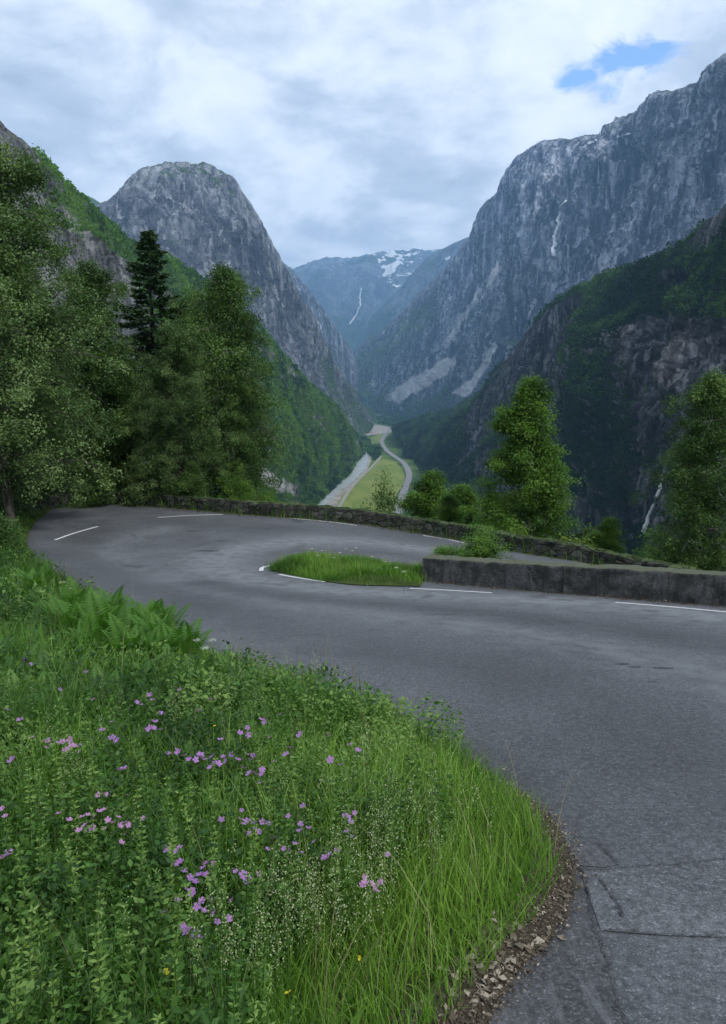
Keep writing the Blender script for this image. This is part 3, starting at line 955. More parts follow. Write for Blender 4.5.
def waterfall(mt, pts, w0, w1, push):
    Q = []
    xy = spline(np.array(pts, float), 60)
    for x, y in xy: Q.append(surface_pt(mt, x, y))
    Q = np.array(Q)
    Q[:, 1] = np.array([Q[max(0, i - 3):i + 4, 1].min() for i in range(60)])
    Q[:, 1] = np.convolve(np.pad(Q[:, 1], 2, 'edge'), np.ones(5) / 5, 'valid')
    Q = np.array([at(x, y, Yd) for (x, y), Yd in zip(xy, Q[:, 1])])
    Q *= (1 - push / np.linalg.norm(Q, axis=1))[:, None]
    t = np.linspace(0, 1, 60)
    w = (w0 + (w1 - w0) * t) * (0.55 + 0.9 * fbm(np.stack([t * 14, 0 * t, 0 * t + w0], 1), 3))
    off = (fbm(np.stack([t * 9, 0 * t + 3, 0 * t + w1], 1), 4) - 0.5) * 2.5 * (w0 + w1) / 2
    A = Q + np.stack([off - w / 2, 0 * w, 0 * w], 1)
    M = Q + np.stack([off, -0.25 * w, 0 * w], 1)
    B = Q + np.stack([off + w / 2, 0 * w, 0 * w], 1)
    i = np.arange(59)
    F = np.vstack([np.stack([i, i + 1, i + 61, i + 60], 1), np.stack([i + 60, i + 61, i + 121, i + 120], 1)])
    o = mesh_np('waterfall', np.vstack([A, M, B]), F, FALL, smooth=True)
    return tag(o, kind='structure')


tag(waterfall(right, [(564, 200), (560, 218), (556, 236), (553, 256)], 9, 19, 150), 'tall thin waterfall down the great grey cliff')
tag(waterfall(far, [(361, 288), (360, 302), (357, 314), (350, 324)], 9, 20, 260), 'distant waterfall on the blue snowy mountain')
tag(waterfall(dark, [(668, 460), (662, 480), (652, 508), (643, 532)], 1.5, 4.5, 30), 'narrow waterfall in the dark gorge behind the parapet')

# ------------------------------------------------------------------ valley floor
def floor_pt(px, py, z=-250.0):
    d = ray(px, py)
    return d * (z / d[2])


def floor_poly(name, pix, mat, dz, step=25):
    q = spline(np.array([floor_pt(*p)[:2] for p in pix + pix[:1]]), 140)[:-1]
    Vv, Ff = fill_poly(q, step)
    o = mesh_np(name, np.column_stack([Vv, np.full(len(Vv), -250 + dz)]), Ff, mat)
    return tag(o, kind='structure')


def floor_strip(name, pix, widths, mat, dz, n=120, irr=0.0):
    q = np.array([floor_pt(*p)[:2] for p in pix])
    P = spline(q, n)
    wq = np.interp(np.linspace(0, 1, n), np.linspace(0, 1, len(widths)), widths)
    T = np.gradient(P, axis=0); T /= np.linalg.norm(T, axis=1)[:, None]
    N = np.stack([-T[:, 1], T[:, 0]], 1)
    j1 = 1 + irr * (fbm(np.stack([np.arange(n) / 5.0, np.zeros(n), np.zeros(n)], 1), 3) - 0.5) * 2
    j2 = 1 + irr * (fbm(np.stack([np.arange(n) / 5.0, np.zeros(n) + 9, np.zeros(n)], 1), 3) - 0.5) * 2
    A = P + N * (wq * j1 / 2)[:, None]; B = P - N * (wq * j2 / 2)[:, None]
    Vv = np.vstack([np.column_stack([A, np.full(n, -250 + dz)]), np.column_stack([B, np.full(n, -250 + dz)])])
    i = np.arange(n - 1)
    return tag(mesh_np(name, Vv, np.stack([i, i + n, i + n + 1, i + 1], 1), mat), kind='structure')


def plain_noise(name, c0, c1, sc, rough=0.95, det=6):
    m = NT(name)
    v = m.coord()
    n = m.noise(v, sc, det, 0.6, 0.4)
    return m.done(m.principled(m.ramp(n, [(0.38, c0), (0.62, c1)]), rough, 0.15))


def field_mat():
    m = NT('hay_field')
    v = m.coord((1, 0.25, 1))
    n = m.noise(v, 0.02, 5, 0.6, 0.3)
    f = m.noise(v, 0.25, 4, 0.6)
    c = m.ramp(n, [(0.38, (0.13, 0.20, 0.035)), (0.62, (0.22, 0.26, 0.06))])
    c = m.mix(m.ramp(f, [(0.45, 0.0), (0.7, 0.5)]), c, (0.19, 0.18, 0.07))
    return m.done(m.principled(c, 0.95, 0.1))


FIELD = field_mat()
RIVER = water_mat('river_water', (0.55, 0.60, 0.62), 0.22, 0.25, 0.06)
GRAVEL = plain_noise('river_gravel', (0.22, 0.2, 0.18), (0.42, 0.39, 0.35), 0.05)
VROAD = plain_noise('valley_asphalt', (0.2, 0.2, 0.21), (0.27, 0.27, 0.28), 0.1)
MEADOW2 = plain_noise('bright_meadow', (0.09, 0.15, 0.03), (0.2, 0.24, 0.06), 0.02)

floor_poly('gravel_bank', [(322, 512), (334, 496), (348, 478), (358, 464), (366, 452), (372, 455), (368, 468), (354, 486), (344, 500), (338, 512)], GRAVEL, 0.6)
floor_poly('hay_field', [(334, 512), (341, 498), (356, 482), (372, 466), (381, 459), (394, 462), (403, 472), (404, 482), (396, 496), (388, 512)], FIELD, 1.2)
floor_poly('bright_meadow', [(370, 438), (380, 434), (388, 435), (383, 441), (376, 444), (369, 443)], MEADOW2, 1.0, 60)
floor_poly('bright_meadow', [(392, 428), (404, 421), (424, 418), (430, 421), (414, 427), (398, 431)], MEADOW2, 0.8, 90)
floor_poly('bright_meadow', [(352, 423), (362, 417), (372, 416), (366, 421), (358, 425)], MEADOW2, 0.8, 90)
floor_poly('gravel_flat', [(355, 431), (364, 425), (384, 426), (394, 431), (380, 434), (360, 436)], GRAVEL, 0.6, 80)
floor_strip('river', [(316, 520), (323, 504), (334, 492), (350, 480), (359, 470), (364, 460), (368, 452), (362, 446), (356, 441)], [30, 26, 34, 24, 36, 22, 26, 24, 22], RIVER, 1.8, 140, 0.35)
floor_strip('river', [(362, 424), (374, 417), (385, 412), (381, 408), (386, 405)], [50, 60, 90, 70, 110], RIVER, 1.8, 60, 0.3)
floor_strip('valley_road', [(394, 530), (399, 508), (404, 492), (409, 476), (404, 464), (393, 456), (385, 449), (382, 441), (387, 433), (396, 425), (420, 419)],
            [17, 17, 17, 17, 17, 17, 17, 16, 16, 16, 16], VROAD, 2.2, 160)
floor_strip('farm_track', [(334, 518), (346, 496), (358, 481), (372, 467), (381, 457)], [8, 8, 8, 8, 8], plain_noise('track_gravel', (0.26, 0.25, 0.23), (0.36, 0.35, 0.33), 0.2), 2.0, 60)


# ------------------------------------------------------------------ leaves and plants in numpy
def unit(a):
    return a / np.maximum(np.linalg.norm(a, axis=-1, keepdims=True), 1e-9)


def leaf_quads(C, D, L, Wd, r=rng, up=0.0):
    """folded diamond leaves: base C, direction D, length L, width Wd -> verts (4n,3), faces (n,4)"""
    n = len(C)
    D = unit(D)
    S = unit(np.cross(D, r.normal(size=(n, 3)) + np.array([0, 0, up])))
    L = np.broadcast_to(np.asarray(L, float), (n,))[:, None]
    Wd = np.broadcast_to(np.asarray(Wd, float), (n,))[:, None]
    U = np.cross(S, D)
    V = np.stack([C, C + D * L * 0.45 + S * Wd * 0.5 + U * Wd * 0.12, C + D * L, C + D * L * 0.45 - S * Wd * 0.5 + U * Wd * 0.12], 1)
    return V.reshape(-1, 3), np.arange(4 * n).reshape(n, 4)


def tube(path, radii, k=6):
    path = np.asarray(path, float); n = len(path)
    T = unit(np.gradient(path, axis=0))
    ref = np.where(np.abs(T[:, 2:3]) > 0.9, np.array([[1., 0, 0]]), np.array([[0, 0, 1.]]))
    A = unit(np.cross(T, ref)); B = np.cross(T, A)
    a = np.arange(k) / k * 2 * math.pi
    V = path[:, None] + (np.cos(a)[None, :, None] * A[:, None] + np.sin(a)[None, :, None] * B[:, None]) * np.asarray(radii)[:, None, None]
    i = np.arange(n - 1)[:, None]; j = np.arange(k)[None, :]
    F = np.stack([i * k + j, i * k + (j + 1) % k, (i + 1) * k + (j + 1) % k, (i + 1) * k + j], -1).reshape(-1, 4)
    return V.reshape(-1, 3), F


class Acc:
    def __init__(s): s.V, s.F, s.T, s.n = [], [], [], 0

    def add(s, V, F, t=None):
        s.V.append(V); s.F.append(F + s.n); s.n += len(V)
        s.T.append(np.broadcast_to(0.5 if t is None else t, (len(V),)).astype(float))

    def make(s, name, mat, parent=None, smooth=False):
        fs = {}
        for F in s.F: fs.setdefault(F.shape[1], []).append(F)
        return mesh_np(name, np.vstack(s.V), [np.vstack(v) for v in fs.values()], mat, parent, {'tint': np.concatenate(s.T)}, smooth)


def bark_mat(name, c0, c1, sc=6.0):
    m = NT(name)
    v = m.coord((sc, sc, sc * 0.25))
    n = m.noise(v, 1.5, 6, 0.65, 0.4)
    return m.done(m.principled(m.ramp(n, [(0.4, c0), (0.6, c1)]), 0.9, 0.15, m.bump(n, 0.6, 0.02)))


BARK = bark_mat('bark', (0.03, 0.027, 0.022), (0.10, 0.09, 0.075))
BIRCHBARK = bark_mat('birch_bark', (0.05, 0.047, 0.043), (0.24, 0.235, 0.22))


def tree_proto(name, H, rad, t_lo, n_limb, n_leaf, leaf, lmat, bmat, seed, elev=0.5, droop=0.35, trunk_r=0.14, clump=0.26, hang=0.4, multi=1):
    """rad(t): crown radius at relative height t. returns the Empty with children trunk and crown."""
    r = np.random.default_rng(seed)
    root = empty(name)
    tk, cr = Acc(), Acc()
    centres, weights = [], []
    for s in range(multi):
        lean = r.normal(0, 0.05 + 0.12 * (multi > 1), 2) * H
        hs = H * (1.0 if s == 0 else r.uniform(0.7, 0.95))
        tt = np.linspace(0, 1, 14)
        wob = np.cumsum(r.normal(0, 0.012, (14, 2)) * hs, 0) * 0.6
        tr = np.column_stack([lean[0] * tt ** 1.5 * 0.5 + wob[:, 0], lean[1] * tt ** 1.5 * 0.5 + wob[:, 1], hs * tt - 0.35])
        tr -= np.array([tr[0, 0], tr[0, 1], 0])
        tk.add(*tube(tr, trunk_r * (1 - tt) ** 0.85 * hs / H + 0.012, 8))
        nl = n_limb // multi
        for i in range(nl):
            t = t_lo + (0.985 - t_lo) * ((i + r.uniform(0.1, 0.9)) / nl) ** 0.9
            az = i * 2.39996 + r.normal(0, 0.45)
            ln = rad(t) * r.uniform(0.55, 1.18)
            b = np.array([np.interp(t, tt, tr[:, k]) for k in range(3)])
            el = elev + r.normal(0, 0.38) + 0.5 * (t - 0.5)
            q = np.linspace(0, 1, 7)
            d = np.array([math.cos(az) * math.cos(el), math.sin(az) * math.cos(el), math.sin(el)])
            path = b + d * ln * q[:, None] - np.array([0, 0, 1]) * (droop * ln * q ** 2)[:, None]
            path[1:] += r.normal(0, 0.03 * ln, (6, 3))
            rr = trunk_r * 0.33 * (1 - t * 0.6)
            tk.add(*tube(path, rr * (1 - q) + 0.006, 5))
            ct = r.normal(0, 0.22)
            m_ = max(3, int(4 + ln * 2.6))
            for j in range(m_):
                qq = r.uniform(0.22, 1.0)
                p = np.array([np.interp(qq, q, path[:, k]) for k in range(3)])
                sd = unit(r.normal(size=3) * np.array([1, 1, 0.95]) + d * 0.5)
                sl = ln * r.uniform(0.14, 0.38) + 0.15
                e = p + sd * sl - np.array([0, 0, droop * 0.6 * sl])
                if r.random() < 0.5:
                    tk.add(*tube(np.stack([p, (p + e) / 2 + r.normal(0, 0.02, 3), e]), np.array([0.012, 0.008, 0.004]) + 0.2 * rr * (1 - qq), 4))
                for f in (0.45, 0.8, 1.0):
                    centres.append(np.append(p + (e - p) * f, ct + r.normal(0, 0.08)))
                    weights.append(r.uniform(0.3, 1.0) * (0.5 + qq))
    C = np.array(centres); w = np.array(weights); w /= w.sum()
    k = r.choice(len(C), n_leaf, p=w)
    spread = clump * r.normal(0, 1, (n_leaf, 3)) * np.array([1, 1, 0.85])
    P = C[k, :3] + spread
    D = r.normal(size=(n_leaf, 3)) * np.array([1, 1, 0.7]) + np.array([0, 0, -hang])
    V, F = leaf_quads(P, D, leaf * r.uniform(0.65, 1.35, n_leaf), leaf * 0.66 * r.uniform(0.8, 1.2, n_leaf), r, 1.3)
    tint = np.clip(0.5 + 1.2 * C[k, 3] + r.normal(0, 0.09, n_leaf), 0, 1)
    cr.add(V, F, np.repeat(tint, 4))
    tk.make('trunk', bmat, root, True)
    cr.make('crown', lmat, root)
    return root


def spruce_proto(H, seed):
    r = np.random.default_rng(seed)
    root = empty('spruce_tree')
    tk, cr = Acc(), Acc()
    tt = np.linspace(0, 1, 12)
    tr = np.column_stack([r.normal(0, 0.02, 12), r.normal(0, 0.02, 12), H * tt - 0.3])
    tk.add(*tube(tr, 0.17 * (1 - tt) + 0.012, 8))
    n_b = 190
    for wv in range(n_b):
        t = 0.05 + 0.945 * ((wv + r.uniform(0, 1)) / n_b) ** 0.9
        z = H * t
        base_len = 3.3 * (1 - t) ** 0.95 + 0.04
        for i in range(1):
            az = wv * 2.39996 + r.normal(0, 0.5)
            ln = base_len * r.uniform(0.45, 1.15) * (1 + 0.18 * math.sin(t * 37))
            q = np.linspace(0, 1, 6)
            d = np.array([math.cos(az), math.sin(az), 0.0])
            up = 0.55 * ss(0.65, 1.0, t)
            path = np.array([0, 0, z]) + d * ln * q[:, None] + np.array([0, 0, 1]) * ((-0.42 + up) * ln * q + 0.30 * ln * q ** 3)[:, None]
            tk.add(*tube(path, 0.022 * (1 - q) * (1.2 - t) + 0.004, 4))
            m_ = int(10 + 30 * ln)
            qq = r.uniform(0.08, 1.0, m_)
            p = np.stack([np.interp(qq, q, path[:, k]) for k in range(3)], 1)
            side = np.array([-d[1], d[0], 0]) * r.choice([-1, 1], m_)[:, None]
            sl = (0.06 + 0.24 * ln * (1 - qq)) * r.uniform(0.5, 1.1, m_)
            sd = side * 0.8 + d * 0.7 + np.array([0, 0, -0.12])
            sd = unit(sd + r.normal(0, 0.12, (m_, 3)))
            ct = r.normal(0, 0.12)
            for f in np.linspace(0.1, 1, 7):
                pp_ = p + sd * (sl * f)[:, None] + r.normal(0, 0.015, (m_, 3))
                V, F = leaf_quads(pp_, sd + r.normal(0, 0.45, (m_, 3)), r.uniform(0.11, 0.19, m_), r.uniform(0.04, 0.07, m_), r)
                cr.add(V, F, np.repeat(np.clip(0.45 + ct + r.normal(0, 0.15, m_), 0, 1), 4))
    tk.make('trunk', BARK, root, True)
    cr.make('crown', SPRUCE, root)
    return root


GREYLEAF = leaf_mat('grey_green_leaf', (0.040, 0.082, 0.024), (0.095, 0.170, 0.048), (0.19, 0.28, 0.10), 0.3)
DARKLEAF = leaf_mat('dark_leaf', (0.026, 0.060, 0.015), (0.064, 0.132, 0.028), (0.13, 0.22, 0.052), 0.3)
BRIGHTLEAF = leaf_mat('bright_leaf', (0.040, 0.095, 0.016), (0.085, 0.18, 0.026), (0.16, 0.28, 0.045), 0.4)
YELLOWLEAF = leaf_mat('yellow_green_leaf', (0.07, 0.11, 0.012), (0.13, 0.19, 0.02), (0.20, 0.26, 0.035), 0.4)
SPRUCE = leaf_mat('spruce_needle', (0.018, 0.044, 0.018), (0.042, 0.088, 0.032), (0.08, 0.14, 0.05), 0.1)

wide = lambda rr, lo=0.12, pk=0.42: (lambda t: rr * max(0.12, (1 - abs((t - pk) / (1.02 - pk if t > pk else pk - lo + 0.25)) ** 2.0)) ** 0.6)
cone = lambda rr: (lambda t: rr * (0.05 + 1.0 * (1 - t) ** 0.9) * min(1.0, 0.40 + t * 2.4))

PROTO = {
    'grey': tree_proto('broadleaf_tree', 12, wide(3.3), 0.14, 100, 95000, 0.092, GREYLEAF, BARK, 21, 0.45, 0.30, 0.15, 0.15),
    'dark': tree_proto('broadleaf_tree', 12, wide(2.9), 0.06, 95, 90000, 0.105, DARKLEAF, BARK, 22, 0.55, 0.30, 0.15, 0.17),
    'tall': tree_proto('birch_tree', 12, wide(2.7, 0.1, 0.5), 0.08, 100, 90000, 0.09, DARKLEAF, BIRCHBARK, 23, 0.75, 0.6, 0.12, 0.17, 0.8),
    'birch': tree_proto('birch_tree', 10, lambda t: 2.3 * (0.10 + 1.0 * max(0.0, 1 - t) ** 0.7) * min(1.0, 0.5 + t * 1.9), 0.05, 100, 90000, 0.085, BRIGHTLEAF, BIRCHBARK, 24, 0.55, 0.35, 0.11, 0.16, 0.7),
    'shrubg': tree_proto('bush', 3, lambda t: 1.35 * (1 - 0.55 * t), 0.04, 46, 13000, 0.085, GREYLEAF, BARK, 25, 0.7, 0.2, 0.035, 0.16, 0.2, 3),
    'shrubb': tree_proto('bush', 3, lambda t: 1.25 * (1 - 0.5 * t), 0.04, 42, 12000, 0.085, BRIGHTLEAF, BARK, 26, 0.8, 0.25, 0.035, 0.15, 0.2, 3),
    'shruby': tree_proto('bush', 1.6, lambda t: 0.75 * (1 - 0.5 * t), 0.04, 30, 4200, 0.075, YELLOWLEAF, BARK, 27, 0.9, 0.25, 0.02, 0.10, 0.2, 3),
    'shrubd': tree_proto('bush', 3, lambda t: 1.5 * (1 - 0.5 * t), 0.04, 46, 14000, 0.09, DARKLEAF, BARK, 28, 0.7, 0.2, 0.035, 0.17, 0.2, 3),
    'spruce': spruce_proto(13, 29),
}
HGT = dict(grey=12, dark=12, tall=12, birch=10, shrubg=3, shrubb=3, shruby=1.6, shrubd=3, spruce=13)
used = set()


def tree(kind, px, Yd, py_top, label, group=None, wid=1.0, rz=0.0, gfun=None, cat=None):
    top = at(px, py_top, Yd)
    x = top[0]
    z = float((gfun or G)(np.array([x]), np.array([Yd]))[0])
    s = (top[2] - z) / HGT[kind] * 0.97
    p = PROTO[kind]
    o = copy_tree(p) if kind in used else p
    used.add(kind)
    o.location = (x, Yd, z)
    o.rotation_euler = (0, 0, rz)
    o.scale = (s * wid, s * wid, s)
    tag(o, label, cat or ('bush' if kind.startswith('shrub') else 'tree'), group)
    return o


g_l, g_r, g_b = 'trees left of the hairpin', 'trees below the road on the right', 'bushes along the parapet'
tree('grey', -22, 26.0, 128, 'big grey-green leafy tree cut off by the left edge, closest of the left trees', g_l, 1.0, 0.3)
tree('grey', 18, 31, 240, 'grey-green leafy tree just right of the big tree at the left edge', g_l, 0.85, 2.1)
tree('dark', 78, 34, 258, 'dark leafy tree between the grey-green trees and the spruce', g_l, 0.95, 1.0)
tree('spruce', 147, 40, 220, 'tall dark pointed spruce rising above the leafy trees', g_l, 1.55, 0.0)
tree('tall', 222, 36, 252, 'tall slender birch with drooping twigs right of the spruce', g_l, 1.02, 0.6)
tree('tall', 186, 40.5, 285, 'dark birch half hidden between the spruce and the slender birch', g_l, 0.95, 3.3)
tree('grey', 172, 33.5, 318, 'grey-green alder with wide low crown in front of the spruce', g_l, 0.92, 4.0)
tree('dark', 112, 36, 330, 'low dark tree directly left of the spruce trunk', g_l, 0.95, 5.0)
tree('dark', 235, 34.5, 375, 'small dark round-topped tree under the slender birch', g_l, 0.80, 2.6)
tree('dark', 30, 38, 300, 'dark tree deep behind the grey-green trees at far left', g_l, 1.1, 0.2)
tree('shrubd', -14, 20.5, 505, 'low dark bush in the meadow at the left edge of the picture', g_b, 1.5, 1.1)
tree('shrubg', -12, 28.5, 420, 'grey-green bush crowding the road edge at far left', g_b, 1.1, 0.5)
tree('shrubd', 36, 34.5, 455, 'dark bush at the outer corner of the bend by the tree line', g_b, 1.0, 1.5)
tree('shrubd', 95, 32.6, 462, 'dark bush hiding the left end of the stone wall', g_b, 1.1, 2.5)
tree('shrubg', 140, 33.0, 455, 'grey-green bush leaning on the wall under the spruce', g_b, 1.1, 3.5)
tree('shrubd', 192, 32.4, 463, 'dark bush behind the wall under the wide alder', g_b, 1.1, 4.2)
tree('shrubb', 240, 32.6, 470, 'bright green bush behind the wall under the slender birch', g_b, 0.9, 5.2)
tree('shrubb', 268, 33.5, 484, 'small bright bush at the right end of the left trees', g_b, 0.8, 0.9)
tree('birch', 531, 30.5, 366, 'bright green birch standing alone behind the parapet', g_r, 1.22, 1.3)
tree('tall', 716, 25.5, 358, 'large dark green birch cut off by the right edge behind the concrete wall', g_r, 1.0, 4.1)
tree('shrubg', 383, 37, 478, 'small bush in front of the hay field above the wall', g_b, 0.62, 1.1)
tree('birch', 434, 40, 464, 'leafy green treetop below the wall, right of the valley road', g_r, 1.5, 2.2)
tree('birch', 466, 37, 478, 'leafy low tree between the valley road and the lone birch', g_r, 1.7, 3.1)
tree('birch', 448, 33.5, 490, 'bright young birch right behind the stone wall near its middle', g_r, 1.5, 0.4)
tree('birch', 496, 35, 486, 'bright young birch touching the left side of the lone birch', g_r, 1.4, 4.4)
tree('shruby', 574, 26.5, 532, 'yellow-green small bush behind the end of the stone wall', g_b, 1.3, 0.4)
tree('birch', 612, 27.5, 513, 'full green young birch above the concrete wall between lone birch and right edge', g_r, 1.5, 1.9)
tree('shrubb', 646, 28, 530, 'bright bush above the concrete wall next to the narrow waterfall', g_b, 0.9, 2.9)
tree('shrubd', 588, 30, 530, 'dark low bush behind the yellow-green one', g_b, 0.9, 3.9)
tree('shrubb', 482, 18.0, 527, 'bright bush growing on the island behind the concrete wall end', g_b, 1.7, 3.6, GI)
tree('shrubb', 450, 18.6, 541, 'low bright bush on the island left of the taller one', g_b, 2.2, 1.2, GI)

# ------------------------------------------------------------------ forest masses on the slopes and valley floor
def blob_proto(n, r, conifer=False):
    if conifer:
        h = r.uniform(0, 1, n) ** 1.3
        a = r.uniform(0, 6.28, n)
        rr = 0.30 * (1 - h) * np.sqrt(r.uniform(0.3, 1, n))
        C = np.stack([np.cos(a) * rr, np.sin(a) * rr, 0.08 + 0.92 * h], 1)
        D = np.stack([np.cos(a), np.sin(a), -0.5 + 0 * a], 1) + r.normal(0, 0.3, (n, 3))
        return C, D, 0.22
    d = unit(r.normal(size=(n, 3)))
    d[:, 2] = np.abs(d[:, 2]) * r.choice([1, -0.5], n, p=[0.8, 0.2])
    C = d * r.uniform(0.6, 1.0, n)[:, None] * np.array([0.42, 0.42, 0.52]) + np.array([0, 0, 0.48])
    return C, d + r.normal(0, 0.6, (n, 3)), 0.30


def forest(name, P, hts, mat, label, nleaf=26, con=0.25, seed=1, tint0=0.5):
    r = np.random.default_rng(seed)
    protos = [blob_proto(nleaf, r, False) for _ in range(5)] + [blob_proto(nleaf, r, True) for _ in range(3)]
    acc = Acc()
    pick = np.where(r.random(len(P)) < con, r.integers(5, 8, len(P)), r.integers(0, 5, len(P)))
    tn = fbm(P / 60.0, 3)
    for k, (C, D, sz) in enumerate(protos):
        m = np.nonzero(pick == k)[0]
        if not len(m): continue
        h = hts[m] * (1.2 if k >= 5 else 1.0)
        a = r.uniform(0, 6.28, len(m)); ca, sa = np.cos(a), np.sin(a)
        cx = (C[None, :, 0] * ca[:, None] - C[None, :, 1] * sa[:, None]) * h[:, None]
        cy = (C[None, :, 0] * sa[:, None] + C[None, :, 1] * ca[:, None]) * h[:, None]
        cz = C[None, :, 2] * h[:, None]
        Q = P[m][:, None] + np.stack([cx, cy, cz], -1)
        dx = D[None, :, 0] * ca[:, None] - D[None, :, 1] * sa[:, None]
        dy = D[None, :, 0] * sa[:, None] + D[None, :, 1] * ca[:, None]
        Dd = np.stack([dx, dy, np.broadcast_to(D[None, :, 2], dx.shape)], -1)
        L = np.repeat(sz * h, nleaf) * r.uniform(0.7, 1.3, len(m) * nleaf)
        V, F = leaf_quads(Q.reshape(-1, 3), Dd.reshape(-1, 3), L, L * 0.8, r)
        ti = np.clip(tint0 + 2.4 * (tn[m] - 0.5) + r.normal(0, 0.14, len(m)) - (0.2 if k >= 5 else 0), 0, 1)
        ti = np.repeat(ti, nleaf) + r.normal(0, 0.07, len(m) * nleaf)
        acc.add(V, F, np.repeat(np.clip(ti, 0, 1), 4))
    o = acc.make(name, mat)
    return tag(o, label, None, None, 'stuff')


def sample_mesh(mt, n, thr, seed, box):
    r = np.random.default_rng(seed)
    V, F = mt['V'], mt['F']
    fv = mt['veg'][F].mean(1) - 0.6 * mt['scree'][F].mean(1)
    fx, fy = mt['px'][F].mean(1), mt['py'][F].mean(1)
    A = np.linalg.norm(np.cross(V[F[:, 2]] - V[F[:, 0]], V[F[:, 3]] - V[F[:, 1]]), axis=1) / 2
    d = np.linalg.norm(V[F].mean(1), axis=1)
    nrm = mt['n'][F].mean(1)
    facing = -(nrm * unit(V[F].mean(1))).sum(1) > -0.25
    w = A * ss(thr - 0.15, thr + 0.2, fv) * (fx > box[0]) * (fx < box[2]) * (fy > box[1]) * (fy < box[3]) * (V[F][:, :, 2].max(1) > -249) * facing / d ** 1.2
    w /= w.sum()
    k = r.choice(len(F), n, p=w)
    uv = r.random((n, 2))
    q = V[F[k]]
    P = (q[:, 0] * ((1 - uv[:, :1]) * (1 - uv[:, 1:])) + q[:, 1] * (uv[:, :1] * (1 - uv[:, 1:])) + q[:, 2] * (uv[:, :1] * uv[:, 1:]) + q[:, 3] * ((1 - uv[:, :1]) * uv[:, 1:]))
    return P


FOREST_L = leaf_mat('slope_wood', (0.020, 0.052, 0.012), (0.065, 0.15, 0.020), (0.15, 0.28, 0.035), 0.25, 0.8, 0.1)
FOREST_D = leaf_mat('dark_wood', (0.010, 0.028, 0.010), (0.030, 0.070, 0.020), (0.072, 0.14, 0.034), 0.2, 0.8, 0.1)  # darker wood, with the hill's cloud shade also put into its greens
P = sample_mesh(spur, 15000, 0.5, 3, (-60, 120, 370, 520))
forest('slope_wood', P - [0, 0, 1], rng.uniform(6, 13, len(P)) * (0.5 + 0.5 * ss(600, 1600, P[:, 1])), FOREST_L, 'light green birch wood covering the left hillside', 24, 0.12, 4, 0.55)
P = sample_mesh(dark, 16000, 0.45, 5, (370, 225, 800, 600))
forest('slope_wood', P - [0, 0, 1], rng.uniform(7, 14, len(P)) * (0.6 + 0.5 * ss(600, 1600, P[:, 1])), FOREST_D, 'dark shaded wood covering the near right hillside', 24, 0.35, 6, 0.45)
# valley floor woods
Q = []
for poly, n in (([(376, 424), (400, 416), (430, 415), (440, 424), (400, 428)], 1500), ([(352, 440), (364, 436), (372, 446), (362, 458), (350, 462)], 500),
                ([(366, 452), (376, 446), (384, 452), (374, 462)], 160), ([(300, 505), (316, 494), (336, 480), (352, 470), (340, 484), (322, 500), (312, 512)], 700),
                ([(345, 424), (372, 414), (410, 410), (470, 404), (480, 416), (440, 414), (380, 421)], 1200)):
    p = np.array(poly, float)
    c = rng.uniform(p.min(0), p.max(0), (n * 5, 2))
    c = c[inside(c, p)][:n]
    Q += [floor_pt(*a) for a in c]
Q = np.array(Q)
forest('valley_wood', Q, rng.uniform(8, 17, len(Q)), FOREST_L, 'dark band of trees on the valley floor by the river', 22, 0.35, 8, 0.25)

# ------------------------------------------------------------------ meadow
def meadow_pts(n, r0, r1, a0=-48, a1=42, power=1.0, seed=0):
    r = np.random.default_rng(seed)
    rad = (r0 ** power + (r1 ** power - r0 ** power) * r.random(n)) ** (1 / power)
    a = np.radians(r.uniform(a0, a1, n))
    P = np.stack([np.sin(a) * rad, np.cos(a) * rad], 1)
    yb = np.interp(P[:, 0], np.concatenate([[-60], _bx]), np.concatenate([[36], _by]))
    ok = ~inside(P, road_poly) & (P[:, 1] < yb + 0.2) & ((P[:, 0] < 0.9) | (P[:, 1] < 3.0)) & (P[:, 0] < 1.2)
    P = P[ok]
    return P[seg_dist(P, le[::2]) > 0.07 * ss(5.5, 3.5, P[:, 1])]


def blades(B, h, w, bend, r, tint):
    n = len(B)
    az = r.uniform(0, 2 * math.pi, n)
    ld = np.stack([np.cos(az), np.sin(az), 0 * az], 1)
    fa = az + r.uniform(0.6, 2.4, n)
    sd = np.stack([np.cos(fa), np.sin(fa), 0 * az], 1)
    V = np.zeros((n, 7, 3))
    for i, s in enumerate((0.0, 0.4, 0.75)):
        c = B + np.array([0, 0, 1]) * (h * (s - 0.28 * bend * s * s))[:, None] + ld * (h * bend * s ** 2)[:, None]
        ww = (w * (1 - s) ** 0.6 / 2)[:, None]
        V[:, 2 * i] = c - sd * ww
        V[:, 2 * i + 1] = c + sd * ww
    V[:, 6] = B + np.array([0, 0, 1]) * (h * (1 - 0.28 * bend))[:, None] + ld * (h * bend)[:, None]
    o = np.arange(n)[:, None] * 7
    Fq = np.vstack([o + [0, 1, 3, 2], o + [2, 3, 5, 4]])
    Ft = o + [4, 5, 6]
    return V.reshape(-1, 3), Fq, Ft, np.repeat(tint, 7)


